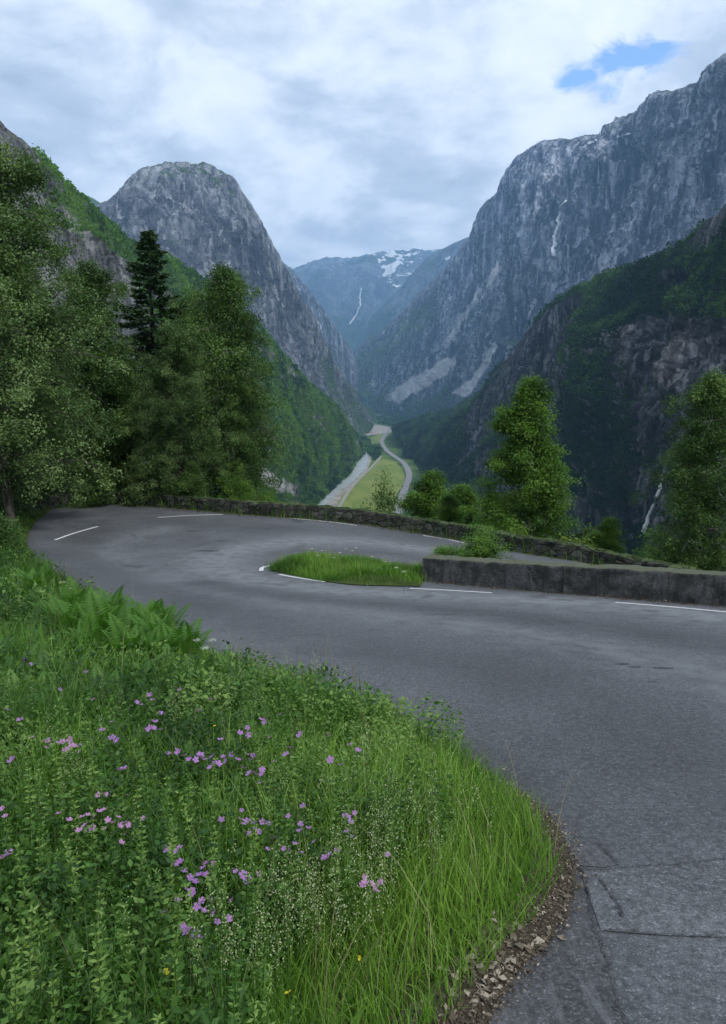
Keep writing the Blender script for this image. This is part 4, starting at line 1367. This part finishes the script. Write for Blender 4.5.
def grass_obj(name, sets, mat, label, gfun=G, seed=0):
    r = np.random.default_rng(seed)
    Vs, Qs, Ts, Tn, n0 = [], [], [], [], 0
    for P, h0, h1, w0, w1, b0, b1, tfun in sets:
        z = gfun(P[:, 0], P[:, 1])
        B = np.column_stack([P, z - 0.02])
        n = len(P)
        cl = fbm(np.column_stack([P / 0.5, np.zeros(n)]), 3)
        hv = (h0 + (h1 - h0) * r.random(n)) * (0.55 + 0.95 * cl)
        if name == 'meadow_grass': hv = hv * (0.42 + 0.58 * ss(0.1, 0.8, dle(P)))
        V, q, t, ti = blades(B, hv, r.uniform(w0, w1, n), r.uniform(b0, b1, n), r, np.clip(tfun(P, r) + 1.7 * (fbm(np.column_stack([P / 1.1, np.zeros(n) + 7]), 4) - 0.5), 0, 1))
        Vs.append(V); Qs.append(q + n0); Ts.append(t + n0); Tn.append(ti); n0 += len(V)
    o = mesh_np(name, np.vstack(Vs), [np.vstack(Qs), np.vstack(Ts)], mat, None, {'tint': np.concatenate(Tn)})
    return tag(o, label, None, None, 'stuff')


GRASS = leaf_mat('grass_blade', (0.022, 0.070, 0.009), (0.082, 0.205, 0.018), (0.21, 0.36, 0.055), 0.35, 0.5, 0.3)
dle = lambda P: seg_dist(P, le[::2])
yel_ = plan([(200, 690), (300, 690), (420, 780), (480, 850)], 30)
tf = lambda P, r: 0.38 + 0.22 * np.exp(-(seg_dist(P, yel_) / 1.1) ** 2) + r.normal(0, 0.16, len(P)) 
n1 = meadow_pts(52000, 1.25, 4.6, -52, 40, 1.5, 1)
n2 = meadow_pts(60000, 4.4, 11, -46, 20, 1.3, 2)
n3 = meadow_pts(42000, 10.5, 32, -44, 10, 1.0, 3)
# lush fringe along the road edge
rr_ = np.random.default_rng(77)
ed = le[rr_.integers(2, 150, 19000)]
fr = ed + rr_.normal(0, 0.35, ed.shape) + np.array([-0.35, 0.0])
fr = fr[~inside(fr, road_poly) & (fr[:, 1] < 32) & (dle(fr) > 0.06 + 0.13 * ss(5.0, 3.0, fr[:, 1]) * (0.3 + fbm(np.column_stack([fr / 0.35, 0 * fr[:, 0]]), 2)))]
sets = [(n1, 0.18, 0.5, 0.003, 0.007, 0.15, 0.75, tf), (n2, 0.2, 0.5, 0.006, 0.012, 0.15, 0.7, tf), (n3, 0.25, 0.6, 0.012, 0.024, 0.1, 0.6, tf),
        (fr, 0.10, 0.34, 0.003, 0.008, 0.25, 0.95, lambda P, r: 0.42 + r.normal(0, 0.17, len(P)))]
grass_obj('meadow_grass', sets, GRASS, 'long green meadow grass on the bank left of the road', seed=5)

# dry seed stalks standing above the green
STRAW = leaf_mat('dry_stalk', (0.10, 0.085, 0.04), (0.22, 0.19, 0.10), (0.36, 0.32, 0.19), 0.2)
ds1 = meadow_pts(900, 1.4, 6, -50, 30, 1.4, 31); ds2 = meadow_pts(900, 5, 22, -46, 12, 1.2, 32)
dfr = ed[:700] + rr_.normal(0, 0.3, (700, 2)) + np.array([-0.5, 0.0]); dfr = dfr[~inside(dfr, road_poly) & (dle(dfr) > 0.2) & (dfr[:, 1] < 30)]
dt = lambda P, r: 0.5 + r.normal(0, 0.2, len(P))
grass_obj('dry_stalks', [(ds1, 0.3, 0.62, 0.002, 0.004, 0.05, 0.5, dt), (ds2, 0.4, 0.75, 0.004, 0.009, 0.05, 0.45, dt), (dfr, 0.3, 0.6, 0.003, 0.006, 0.05, 0.6, dt)], STRAW,
          'thin dry seed stalks standing above the meadow grass', seed=35)

# island grass
ip = rng.uniform([-2.6, 12], [12, 21.6], (60000, 2))
ip = ip[inside(ip, island_poly)]
keep = (seg_dist(ip, island_poly, True) > 0.08) & (rng.random(len(ip)) < np.where(ip[:, 0] < 1.6, 1.0, 0.35))
ip = ip[keep]
ip2 = rng.uniform([-2.6, 16.8], [1.7, 21.6], (26000, 2)); ip2 = ip2[inside(ip2, island_poly)]
grass_obj('island_grass', [(np.vstack([ip, ip2]) + rng.normal(0, 0.11, (len(ip) + len(ip2), 2)), 0.08, 0.30, 0.007, 0.014, 0.1, 0.8, lambda P, r: 0.46 + r.normal(0, 0.18, len(P)))], GRASS,
          'tufted green grass on the small island inside the bend', GI, 6)
is_ = ip2[rng.integers(0, len(ip2), 900)]
grass_obj('island_stalks', [(is_[:420], 0.22, 0.52, 0.004, 0.008, 0.05, 0.4, dt)], STRAW, 'thin seed stalks standing on the small island', GI, 61)
# strip of grass and weeds along the outer wall
bp = be[rng.integers(0, 60, 5000)] + np.array([0, 0.75]) + rng.normal(0, 0.35, (5000, 2))
grass_obj('verge_grass', [(bp, 0.2, 0.75, 0.015, 0.028, 0.1, 0.6, lambda P, r: 0.4 + r.normal(0, 0.18, len(P)))], GRASS, 'rough grass growing behind the stone parapet', seed=7)

# leafy weeds between the grass
WEED = leaf_mat('weed_leaf', (0.018, 0.056, 0.012), (0.066, 0.160, 0.024), (0.20, 0.31, 0.075), 0.3, 0.55, 0.3)


def weed_patch(acc, P, nl, rad, hgt, leaf, r, tint):
    n = len(P)
    z = G(P[:, 0], P[:, 1])
    S = r.random((n, nl)) ** 0.8
    a = r.uniform(0, 6.28, (n, nl))
    hh = hgt * r.uniform(0.5, 1.15, n)[:, None] * (0.15 + 0.85 * S)
    rr = rad * r.uniform(0.6, 1.3, n)[:, None] * np.sqrt(r.random((n, nl))) * (1.1 - 0.5 * S)
    C = np.stack([P[:, :1] + np.cos(a) * rr, P[:, 1:] + np.sin(a) * rr, z[:, None] + hh], -1).reshape(-1, 3)
    D = np.stack([np.cos(a), np.sin(a), r.uniform(-0.4, 0.7, (n, nl))], -1).reshape(-1, 3) + r.normal(0, 0.35, (n * nl, 3))
    L = leaf * r.uniform(0.5, 1.4, n * nl)
    V, F = leaf_quads(C, D, L, L * r.uniform(0.35, 0.65, n * nl), r, 1.3)
    t = np.clip(np.repeat(tint + r.normal(0, 0.15, n) + 1.5 * (fbm(np.column_stack([P / 0.9, np.zeros(n) + 3]), 3) - 0.5), nl) + r.normal(0, 0.12, n * nl), 0, 1)
    acc.add(V, F, np.repeat(t, 4))


wr = np.random.default_rng(91)
acc = Acc()
w1 = meadow_pts(2600, 1.3, 4.6, -52, 30, 1.4, 11); w1 = w1[dle(w1) > 0.16 + 0.45 * (w1[:, 1] < 4.2) * (w1[:, 0] > -0.6)]
w2 = meadow_pts(3200, 4.4, 11, -46, 12, 1.3, 12); w2 = w2[dle(w2) > 0.3]
w3 = meadow_pts(3000, 10.5, 33, -46, 6, 1.0, 13); w3 = w3[dle(w3) > 0.25]
weed_patch(acc, w1, 64, 0.11, 0.36, 0.027, wr, 0.45)
bed = np.array([hit(*p)[:2] for p in [(20, 570), (60, 585), (115, 605), (190, 650), (230, 680), (180, 672), (100, 655), (60, 640), (20, 600)]])
off_ = lambda P: P[~(inside(P, bed) & (wr.random(len(P)) < 0.85))]
w2 = off_(w2); w3 = off_(w3)
weed_patch(acc, w2, 44, 0.17, 0.34, 0.045, wr, 0.42)
weed_patch(acc, w3, 64, 0.30, 0.42, 0.07, wr, 0.38)
tag(acc.make('meadow_weeds', WEED), 'mixed leafy weeds growing among the meadow grass', None, None, 'stuff')

# upright whorled stalks close to the camera
acc = Acc()
s1 = meadow_pts(420, 1.3, 3.4, -50, 8, 1.3, 15); s1 = s1[(dle(s1) > 0.5)]
for p in s1:
    z = float(G(np.array([p[0]]), np.array([p[1]]))[0])
    h = wr.uniform(0.28, 0.55)
    lean = wr.normal(0, 0.05, 2)
    nw = int(h / 0.026)
    t = np.linspace(0.15, 1, nw)
    cx = np.column_stack([p[0] + lean[0] * t, p[1] + lean[1] * t, z + h * t])
    V, F = tube(np.column_stack([p[0] + lean[0] * np.array([0, .5, 1]), p[1] + lean[1] * np.array([0, .5, 1]), z + h * np.array([0, .5, 1])]), [0.002, 0.0016, 0.001], 3)
    tn = wr.uniform(0.3, 0.75)
    acc.add(V, F, tn)
    k = 5
    a = (np.arange(k)[None] * 2 * math.pi / k + np.arange(nw)[:, None] * 1.1).ravel() + wr.normal(0, 0.2, nw * k)
    C = np.repeat(cx, k, 0)
    D = np.stack([np.cos(a), np.sin(a), wr.uniform(-0.1, 0.6, nw * k)], 1)
    L = np.repeat(0.040 * (1.15 - 0.75 * t), k) * wr.uniform(0.7, 1.2, nw * k)
    V, F = leaf_quads(C, D, L, L * 0.38, wr)
    acc.add(V, F, np.repeat(np.clip(np.repeat(tn + 0.25 * t, k) + wr.normal(0, 0.08, nw * k), 0, 1), 4))
tag(acc.make('leafy_stalks', WEED), 'upright leafy stalks close to the camera in the meadow', None, None, 'stuff')

# pale bedstraw flowers: froth of tiny blossoms
CREAM = leaf_mat('cream_blossom', (0.18, 0.26, 0.09), (0.34, 0.40, 0.19), (0.54, 0.57, 0.38), 0.3)
acc, acg = Acc(), Acc()
pts = []
for (cx, cy, sx, sy, n) in ((300, 890, 70, 45, 90), (360, 850, 50, 40, 60), (400, 800, 50, 40, 50), (320, 670, 90, 18, 70), (230, 690, 60, 30, 50), (120, 700, 80, 30, 35), (60, 760, 50, 50, 25), (440, 800, 40, 25, 25), (240, 940, 60, 40, 30), (300, 760, 70, 40, 30)):
    for _ in range(int(n * 0.5)):
        q = hit(wr.normal(cx, sx * 0.6), wr.normal(cy, sy * 0.6), lambda x, y: G(x, y, False) + 0.36)
        if not inside(q[None, :2], road_poly)[0] and dle(q[None, :2])[0] > 0.15: pts.append(q)
for q in pts:
    k = 52
    s = 0.060 * (0.8 + 0.05 * q[1])
    C = q + wr.normal(0, 1, (k, 3)) * np.array([0.20, 0.20, 1.0]) * s
    sz = 0.0052 * max(1, q[1] / 4.5)
    V, F = leaf_quads(C, wr.normal(size=(k, 3)), sz * wr.uniform(0.7, 1.3, k), sz, wr)
    acc.add(V, F, np.repeat(wr.uniform(0, 1, k), 4))
    V, F = tube(np.array([q - [0, 0, 0.34], q - [0, 0, 0.1], q + [0, 0, 0.05]]), [0.002, 0.0015, 0.001], 3)
    acg.add(V, F, 0.6)
bs = acc.make('bedstraw_blossom', CREAM); tag(bs, 'froth of tiny cream bedstraw blossoms in the meadow', None, None, 'stuff')
tag(acg.make('bedstraw_stems', WEED), 'thin green stems under the cream bedstraw blossoms', None, None, 'stuff')

# cow-parsley heads on the island and by the road
UMB = leaf_mat('white_blossom', (0.5, 0.52, 0.48), (0.7, 0.72, 0.68), (0.82, 0.82, 0.8), 0.3)


def umbel_proto():
    root = empty('white_wildflower')
    a = Acc(); V, F = tube(np.array([[0, 0, -0.1], [0.01, 0, 0.3], [0, 0.01, 0.62]]), [0.004, 0.003, 0.002], 4); a.add(V, F, 0.6)
    a.make('stem', WEED, root)
    a = Acc(); r = np.random.default_rng(3)
    for i in range(9):
        an = i * 2.4; q = 0.045 * math.sqrt(i / 9)
        C = np.array([math.cos(an) * q, math.sin(an) * q, 0.63]) + r.normal(0, 0.010, (14, 3)) * [1, 1, 0.6]
        V, F = leaf_quads(C, r.normal(size=(14, 3)) * [1, 1, 0.3], 0.008, 0.007, r); a.add(V, F, np.repeat(r.uniform(0, 1, 14), 4))
    a.make('blossom', UMB, root)
    return root


up_ = umbel_proto(); first = True
for i, (px, py) in enumerate([(318, 556), (322, 551), (340, 553), (346, 549), (352, 551), (356, 548), (372, 557), (385, 562), (396, 568), (404, 572), (312, 549), (334, 558)]):
    q = hit(px, py, lambda x, y: GI(x, y) + 0.36)
    o = up_ if first else copy_tree(up_); first = False
    o.location = q - np.array([0, 0, 0.38]); o.rotation_euler = (0, 0, i * 1.7); o.scale = (0.9, 0.9, 0.62)
    tag(o, 'white umbel wildflower standing above the grass of the small island', 'wildflower', 'white flowers on the island')
for i, (px, py) in enumerate([(178, 627), (186, 628), (197, 640), (205, 648), (213, 640), (70, 588), (64, 582)]):
    q = hit(px, py, lambda x, y: G(x, y, False) + 0.42)
    o = copy_tree(up_); o.location = q - np.array([0, 0, 0.44]); o.rotation_euler = (0, 0, i * 1.3); o.scale = (0.7, 0.7, 0.7)
    tag(o, 'white umbel wildflower at the roadside edge of the meadow by the ferns', 'wildflower', 'white flowers by the ferns')

# ------------------------------------------------------------------ purple wildflowers
PURPLE = leaf_mat('purple_petal', (0.31, 0.13, 0.42), (0.46, 0.22, 0.57), (0.62, 0.36, 0.70), 0.4)
PINK = leaf_mat('pink_petal', (0.40, 0.16, 0.42), (0.55, 0.28, 0.55), (0.68, 0.42, 0.66), 0.4)
YEL = leaf_mat('yellow_petal', (0.6, 0.45, 0.02), (0.75, 0.6, 0.03), (0.8, 0.7, 0.05), 0.3)


def flower_proto(mat, size, seed):
    r = np.random.default_rng(seed)
    root = empty('wildflower')
    a = Acc(); V, F = tube(np.array([[0, 0, -0.42], [0.012, 0.006, -0.2], [0, 0, 0]]), [0.0025, 0.002, 0.0014], 4); a.add(V, F, 0.5)
    a.make('stem', WEED, root)
    a = Acc()
    for i in range(5):
        an = i * 2 * math.pi / 5 + r.normal(0, 0.08)
        d = np.array([math.cos(an), math.sin(an), 0.35]); s = np.array([-math.sin(an), math.cos(an), 0])
        L, w = size * 0.55, size * 0.46
        Vv = np.array([[0, 0, 0], d * L * 0.5 + s * w * 0.42, d * L * 0.9 + s * w * 0.38, d * L, d * L * 0.9 - s * w * 0.38, d * L * 0.5 - s * w * 0.42])
        a.add(Vv, np.array([[0, 1, 2, 3]]), 0.4 + 0.3 * r.random()); a.add(Vv, np.array([[0, 3, 4, 5]]), 0.4 + 0.3 * r.random())
    a.make('blossom', mat, root)
    return root


FP = {'purple': flower_proto(PURPLE, 0.036, 1), 'pink': flower_proto(PINK, 0.034, 2), 'yellow': flower_proto(YEL, 0.024, 3)}
fused = set()


def flower(kind, px, py, label, group, lift=0.42, sc=1.0):
    q = hit(px, py, lambda x, y: G(x, y, False) + lift)
    if dle(q[None, :2])[0] < 0.2: return
    o = copy_tree(FP[kind]) if kind in fused else FP[kind]
    fused.add(kind)
    o.location = q
    o.rotation_euler = (wr.normal(0.35, 0.35), wr.normal(0, 0.35), wr.uniform(0, 6.28))
    s = sc * wr.uniform(0.8, 1.15); o.scale = (s, s, s)
    tag(o, label, 'wildflower', group)


clusters = [
    ('purple', [(166, 849), (176, 852), (180, 862), (190, 878), (195, 882), (192, 893), (197, 907), (204, 911), (214, 914), (183, 927), (190, 930), (196, 935), (203, 868), (231, 901), (243, 875), (247, 880), (245, 884), (205, 864), (186, 890)],
     'purple wildflower in the loose cluster at lower middle of the meadow', 'purple flowers in the lower middle cluster', 1.1),
    ('purple', [(241, 820), (247, 821), (254, 823), (256, 830), (262, 822), (268, 824), (274, 838), (288, 816), (300, 830), (295, 844), (290, 850), (325, 858), (329, 855), (337, 851), (345, 816), (350, 822), (347, 832)],
     'purple wildflower in the scattered cluster beside the pale bedstraw', 'purple flowers beside the bedstraw', 1.05),
    ('pink', [(364, 878), (372, 884), (376, 889), (380, 882)], 'pink-purple wildflower in the tight cluster nearest the road edge', 'pink flowers near the road edge', 1.15),
    ('pink', [(69, 820), (82, 817), (88, 815), (94, 817), (108, 820), (113, 823), (120, 826), (124, 823), (92, 828), (86, 832)], 'pink-purple wildflower in the flat patch at left of the meadow', 'pink flowers in the left patch', 1.15),
    ('pink', [(48, 740), (52, 745), (57, 743), (62, 742), (70, 740), (66, 750), (74, 746), (46, 748)], 'pink wildflower in the pale upper-left clump', 'pink flowers in the upper-left clump', 1.3),
    ('purple', [(178, 752), (184, 756), (205, 760), (212, 757), (218, 764), (226, 761), (238, 760), (243, 768), (250, 760), (255, 774), (262, 770), (248, 755), (232, 755), (200, 755)], 'purple wildflower in the broad upper patch of the meadow', 'purple flowers in the upper patch', 1.4),
    ('pink', [(2, 809), (5, 856), (9, 852), (104, 794), (98, 795), (108, 795), (2, 858)], 'pink wildflower standing alone towards the left edge of the meadow', 'pink flowers at the left edge', 1.15),
    ('purple', [(102, 730), (112, 738), (150, 728), (160, 730), (155, 722), (240, 733), (248, 735), (290, 748), (265, 722), (150, 695), (140, 705), (90, 700), (60, 690), (25, 660), (30, 652), (2, 595), (5, 600), (180, 690), (210, 700), (300, 735), (330, 760), (350, 745), (280, 715), (20, 720), (12, 760), (120, 770)],
     'small blue-purple wildflower far up the meadow below the ferns', 'blue-purple flowers far up the meadow', 1.5),
    ('yellow', [(166, 972), (288, 993), (360, 958), (26, 945), (200, 720), (215, 726)], 'tiny yellow wildflower low in the meadow', 'yellow flowers in the meadow', 1.0)]
for kind, pts_, lab, grp, sc in clusters:
    for p in pts_:
        flower(kind, p[0], p[1], lab, grp, 0.34, 0.66 * sc)
        if kind != 'yellow': flower(kind, p[0] + wr.normal(0, 13), p[1] + wr.normal(0, 8), lab, grp, 0.34, 0.6 * sc)

# ------------------------------------------------------------------ ferns
FERN = leaf_mat('fern_leaf', (0.035, 0.095, 0.014), (0.070, 0.175, 0.022), (0.12, 0.26, 0.036), 0.4)


def frond_mesh(name, L, seed, parent):
    r = np.random.default_rng(seed)
    a = Acc()
    t = np.linspace(0, 1, 26)
    path = np.column_stack([L * 0.36 * t ** 1.7, 0 * t, L * (1.05 * t - 0.26 * t ** 2.8)])
    V, F = tube(path, 0.004 * (1 - t) + 0.001, 3); a.add(V, F, 0.5)
    T = unit(np.gradient(path, axis=0))
    for sgn in (-1, 1):
        tt = t[3:]; p = path[3:]
        wl = L * 0.20 * np.sin(np.pi * np.clip(tt, 0.05, 1) ** 0.75) + 0.01
        d = T[3:] * 0.35 + np.array([0, sgn, -0.1])
        for f, w in ((0, 1.0), ):
            V, F = leaf_quads(p, d + r.normal(0, 0.06, d.shape), wl, L * 0.036, r)
            # keep the leaflets flat in the frond's plane
            n = len(p); D = unit(d); S = T[3:]
            V = np.stack([p, p + D * (wl * 0.35)[:, None] + S * L * 0.02, p + D * wl[:, None], p + D * (wl * 0.35)[:, None] - S * L * 0.016], 1).reshape(-1, 3)
            a.add(V, F, np.repeat(np.clip(0.5 + 0.3 * (tt - 0.5) + r.normal(0, 0.08, n), 0, 1), 4))
    return a.make(name, FERN, parent)


fern0 = empty('fern')
fm = frond_mesh('frond', 0.9, 1, fern0)
fr_ = np.random.default_rng(8)
for i in range(10):
    o = fm if i == 0 else fm.copy()
    if i: COL.objects.link(o); o.parent = fern0
    o.rotation_euler = (fr_.normal(0, 0.08), fr_.normal(-0.05, 0.14), i * 2 * math.pi / 10 + fr_.normal(0, 0.15))
    s = fr_.uniform(0.75, 1.1); o.scale = (s, s, s)
ferns = [(70, 625), (88, 618), (105, 628), (120, 622), (135, 632), (150, 628), (165, 642), (95, 640), (128, 645), (150, 650), (178, 650), (112, 610), (60, 612), (78, 604), (142, 618), (160, 630), (20, 580), (35, 590), (48, 582)]
for i, (px, py) in enumerate(ferns):
    q = hit(px, py, lambda x, y: G(x, y, False) + 0.3)
    if inside(q[None, :2], road_poly)[0]: continue
    o = fern0 if i == 0 else copy_tree(fern0)
    o.location = (q[0], q[1], float(G(q[:1], q[1:2])[0]) - 0.02)
    o.rotation_euler = (0, 0, i * 1.13); s = fr_.uniform(0.7, 1.0); o.scale = (s, s, s)
    if i < 16: tag(o, 'green fern in the dense fern bed beside the road at left', 'fern', 'ferns in the bed beside the road')
    else: tag(o, 'green fern at the far left end of the meadow by the bend', 'fern', 'ferns at the far end')

# feathery leaves of umbellifers through the meadow
fv_ = np.empty(len(fm.data.vertices) * 3, np.float32); fm.data.vertices.foreach_get('co', fv_); fv_ = fv_.reshape(-1, 3) / 0.9
ff_ = [np.array([p.vertices[:] for p in fm.data.polygons if len(p.vertices) == 4])]
acc = Acc()
for P_, n_fr, sz in ((meadow_pts(420, 1.5, 5, -50, 20, 1.3, 41), 3, 0.19), (meadow_pts(1000, 4.5, 14, -46, 8, 1.2, 42), 3, 0.26)):
    P_ = P_[dle(P_) > 0.7]
    zz = G(P_[:, 0], P_[:, 1])
    for p, z in zip(P_, zz):
        tn = wr.uniform(0.15, 0.75)
        for _ in range(n_fr):
            a = wr.uniform(0, 6.28); sc_f = sz * wr.uniform(0.6, 1.3)
            ca, sa = math.cos(a), math.sin(a)
            v = fv_ * sc_f * np.array([1.2, 1.0, 1.0])
            acc.add(np.stack([v[:, 0] * ca - v[:, 1] * sa + p[0], v[:, 0] * sa + v[:, 1] * ca + p[1], v[:, 2] + z + wr.uniform(0.02, 0.16)], 1), ff_[0], np.clip(tn + wr.normal(0, 0.05), 0, 1))
tag(acc.make('feathery_leaves', WEED), 'feathery fern-like leaves spread through the meadow', None, None, 'stuff')

# ------------------------------------------------------------------ leaf litter and grit along the road edges
LIT = leaf_mat('dry_leaf', (0.035, 0.027, 0.018), (0.105, 0.084, 0.06), (0.38, 0.33, 0.265), 0.15, 0.8, 0.15)


def litter(name, path, n, wid, off, size, label, tint0, seed, h=None):
    r = np.random.default_rng(seed)
    k = r.integers(1, len(path) - 1, n)
    P = path[k] + (path[k + 1 - 1] - path[k]) + off + r.normal(0, 1, (n, 2)) * wid
    z = np.maximum((h or R)(P[:, 0], P[:, 1]), G(P[:, 0], P[:, 1], True)) + r.uniform(0.012, 0.03, n)
    C = np.column_stack([P, z])
    D = r.normal(size=(n, 3)) * [1, 1, 0.25]
    L = size * r.uniform(0.4, 1.3, n) * (0.6 + 0.4 * r.random(n))
    # mostly lying flat
    D = unit(D); S = unit(np.cross(D, r.normal(0, 0.35, (n, 3)) + [0, 0, 1])); U = np.cross(S, D)
    Wd = L * r.uniform(0.35, 0.75, n)
    V = np.stack([C, C + D * (L * 0.45)[:, None] + S * (Wd / 2)[:, None] + U * (L * 0.15)[:, None], C + D * L[:, None], C + D * (L * 0.5)[:, None] - S * (Wd / 2)[:, None] + U * (L * 0.1)[:, None]], 1).reshape(-1, 3)
    o = mesh_np(name, V, np.arange(4 * n).reshape(n, 4), LIT, None, {'tint': np.repeat(np.clip(tint0 + r.gamma(1.2, 0.22, n) - 0.2, 0, 1), 4)})
    return tag(o, label, None, None, 'stuff')


edge_near = plan([(440, 1060), (478, 1016), (512, 968), (540, 940), (560, 905), (566, 872), (558, 842), (535, 812), (500, 785)], 80)
litter('leaf_litter', edge_near, 9000, 0.042, np.array([-0.015, 0.0]), 0.014, 'dry brown leaf litter along the near grass edge of the road', 0.36, 3)
pile = plan([(455, 1000), (485, 978), (500, 955), (520, 945)], 20)
litter('leaf_litter', edge_near, 420, 0.055, np.array([-0.02, 0.0]), 0.034, 'scattered curled dead leaves on the litter strip near the camera', 0.6, 14)
litter('leaf_litter', pile, 150, 0.05, np.array([0.02, 0]), 0.05, 'pile of larger pale dead leaves at the grass edge near the camera', 0.72, 4)
DIRT = plain_noise('dirt', (0.03, 0.024, 0.017), (0.085, 0.07, 0.052), 25.0, 0.95, 8)
tag(strip('dirt_verge', edge_near + np.array([-0.06, 0.02]), 0.20, DIRT, 0.006, 80, 0.25, lambda x, y: np.maximum(R(x, y), G(x, y) + 0.004)), kind='structure')
edge_mid = plan([(500, 785), (440, 755), (380, 727), (320, 704), (255, 680), (200, 655)], 60)
litter('leaf_litter', edge_mid, 1500, 0.07, np.array([-0.03, 0.0]), 0.035, 'sparse dry leaves at the middle stretch of the grass edge', 0.3, 5)
fwl = np.array([FW[0] + fw_dir * s - np.array([0.671, 0.741]) * 0.12 for s in np.linspace(0.2, 9, 60)])
litter('leaf_litter', fwl, 1500, 0.09, np.array([0, 0]), 0.05, 'brown leaves and grit at the foot of the concrete wall', 0.22, 6)
litter('leaf_litter', be[2:48] + np.array([0, -0.25]), 2600, 0.14, np.array([0, 0]), 0.06, 'rust brown leaf litter at the foot of the stone wall', 0.2, 7)

# ------------------------------------------------------------------ sky, sun, air
world = bpy.data.worlds.new('World')
scn.world = world
world.use_nodes = True
wt = world.node_tree
wt.nodes.clear()


class WN(NT):
    def __init__(self, t): self.t = t


w = WN(wt)
SUN_DIR = Vector((0.42, -0.50, 0.76)).normalized()
sky = w.n('ShaderNodeTexSky')
sky.sky_type = 'NISHITA'
sky.sun_disc = False
sky.ozone_density = 5.0
sky.dust_density = 0.3
sky.sun_elevation = math.asin(SUN_DIR.z)
sky.sun_rotation = math.atan2(SUN_DIR.x, SUN_DIR.y)
bg1 = w.n('ShaderNodeBackground'); bg1.inputs['Strength'].default_value = 0.15
w.l(sky.outputs[0], bg1.inputs['Color'])
tc = w.n('ShaderNodeTexCoord')
sp = w.n('ShaderNodeSeparateXYZ'); w.l(tc.outputs['Generated'], sp.inputs[0])
zc = w.math('ADD', w.math('MAXIMUM', sp.outputs['Z'], 0.0), 0.30)
cb = w.n('ShaderNodeCombineXYZ')
w.l(w.math('DIVIDE', sp.outputs['X'], zc), cb.inputs[0])
w.l(w.math('DIVIDE', sp.outputs['Y'], zc), cb.inputs[1])
n_big = w.noise(cb.outputs[0], 1.6, 9, 0.55, 0.25)
n_mid = w.noise(cb.outputs[0], 4.6, 9, 0.62, 0.25)
dens = w.math('ADD', w.math('MULTIPLY', n_big, 0.58), w.math('MULTIPLY', n_mid, 0.42))
ccol = w.ramp(dens, [(0.36, (0.93, 0.96, 1.0)), (0.46, (0.76, 0.83, 0.93)), (0.54, (0.52, 0.60, 0.72)), (0.63, (0.37, 0.44, 0.56))])
bg2 = w.n('ShaderNodeBackground'); bg2.inputs['Strength'].default_value = 0.72
w.l(ccol, bg2.inputs['Color'])


def hole(px, py, kh, kv):
    d = Vector(ray(px, py)).normalized()
    nd = w.n('ShaderNodeVectorMath', operation='SUBTRACT')
    w.l(tc.outputs['Generated'], nd.inputs[0]); nd.inputs[1].default_value = d
    ns = w.n('ShaderNodeVectorMath', operation='MULTIPLY')
    w.l(nd.outputs[0], ns.inputs[0]); ns.inputs[1].default_value = (kh, kh, kv)
    nl = w.n('ShaderNodeVectorMath', operation='LENGTH')
    w.l(ns.outputs[0], nl.inputs[0])
    return nl.outputs['Value']


n_h = w.noise(cb.outputs[0], 6.5, 8, 0.65, 0.5)
hs_ = [hole(612, 66, 9.5, 22), hole(642, 60, 12, 34), hole(590, 74, 15, 38)]
hm = hs_[0]
for h_ in hs_[1:]: hm = w.math('MINIMUM', hm, h_)
hm = w.math('ADD', hm, w.math('MULTIPLY', w.math('SUBTRACT', n_h, 0.5), 2.2))
cover = w.ramp(hm, [(0.22, 0.0), (0.52, 1.0)])
mx = w.n('ShaderNodeMixShader')
w.l(cover, mx.inputs[0]); w.l(bg1.outputs[0], mx.inputs[1]); w.l(bg2.outputs[0], mx.inputs[2])
wo = w.n('ShaderNodeOutputWorld'); w.l(mx.outputs[0], wo.inputs['Surface'])

sd_ = bpy.data.lights.new('sun', 'SUN')
sd_.energy = 1.5  # broad soft sun behind thin cloud
sd_.angle = math.radians(10)
sd_.color = (1.0, 0.96, 0.90)
so = bpy.data.objects.new('sun', sd_); COL.objects.link(so)
so.rotation_euler = SUN_DIR.to_track_quat('Z', 'Y').to_euler()

hz = NT('air')
pv = hz.n('ShaderNodeVolumePrincipled')
pv.inputs['Color'].default_value = (0.36, 0.64, 1.0, 1)
pv.inputs['Density'].default_value = 6.8e-5
pv.inputs['Anisotropy'].default_value = 0.1
hz.l(pv.outputs[0], hz.out.inputs['Volume'])
bx0, bx1 = np.array([-15500, -900, -268.0]), np.array([15500, 17500, 2150.0])
c = np.array([[x, y, z] for x in (bx0[0], bx1[0]) for y in (bx0[1], bx1[1]) for z in (bx0[2], bx1[2])])
Fh = np.array([[0, 1, 3, 2], [4, 6, 7, 5], [0, 4, 5, 1], [2, 3, 7, 6], [0, 2, 6, 4], [1, 5, 7, 3]])
tag(mesh_np('haze', c, Fh, hz.m), 'thin blue air filling the valley', None, None, 'stuff')
zmax = max(float(np.max([v.co.z for v in o.data.vertices])) for o in (dome['o'], right['o'], dark['o'], spur['o']))
print('ZMAX', zmax, 'protos unused', set(PROTO) - used)

# ------------------------------------------------------------------ render settings
scn.render.engine = 'CYCLES'
cy = scn.cycles
cy.max_bounces = 5; cy.diffuse_bounces = 3; cy.glossy_bounces = 2; cy.transmission_bounces = 4; cy.volume_bounces = 3; cy.transparent_max_bounces = 4
cy.caustics_reflective = False; cy.caustics_refractive = False
cy.use_adaptive_sampling = True; cy.adaptive_threshold = 0.02
cy.use_denoising = True
try: cy.denoiser = 'OPENIMAGEDENOISE'
except Exception: pass
scn.view_settings.view_transform = 'Standard'
scn.view_settings.look = 'None'
scn.view_settings.exposure = 0.88
scn.view_settings.gamma = 1.0
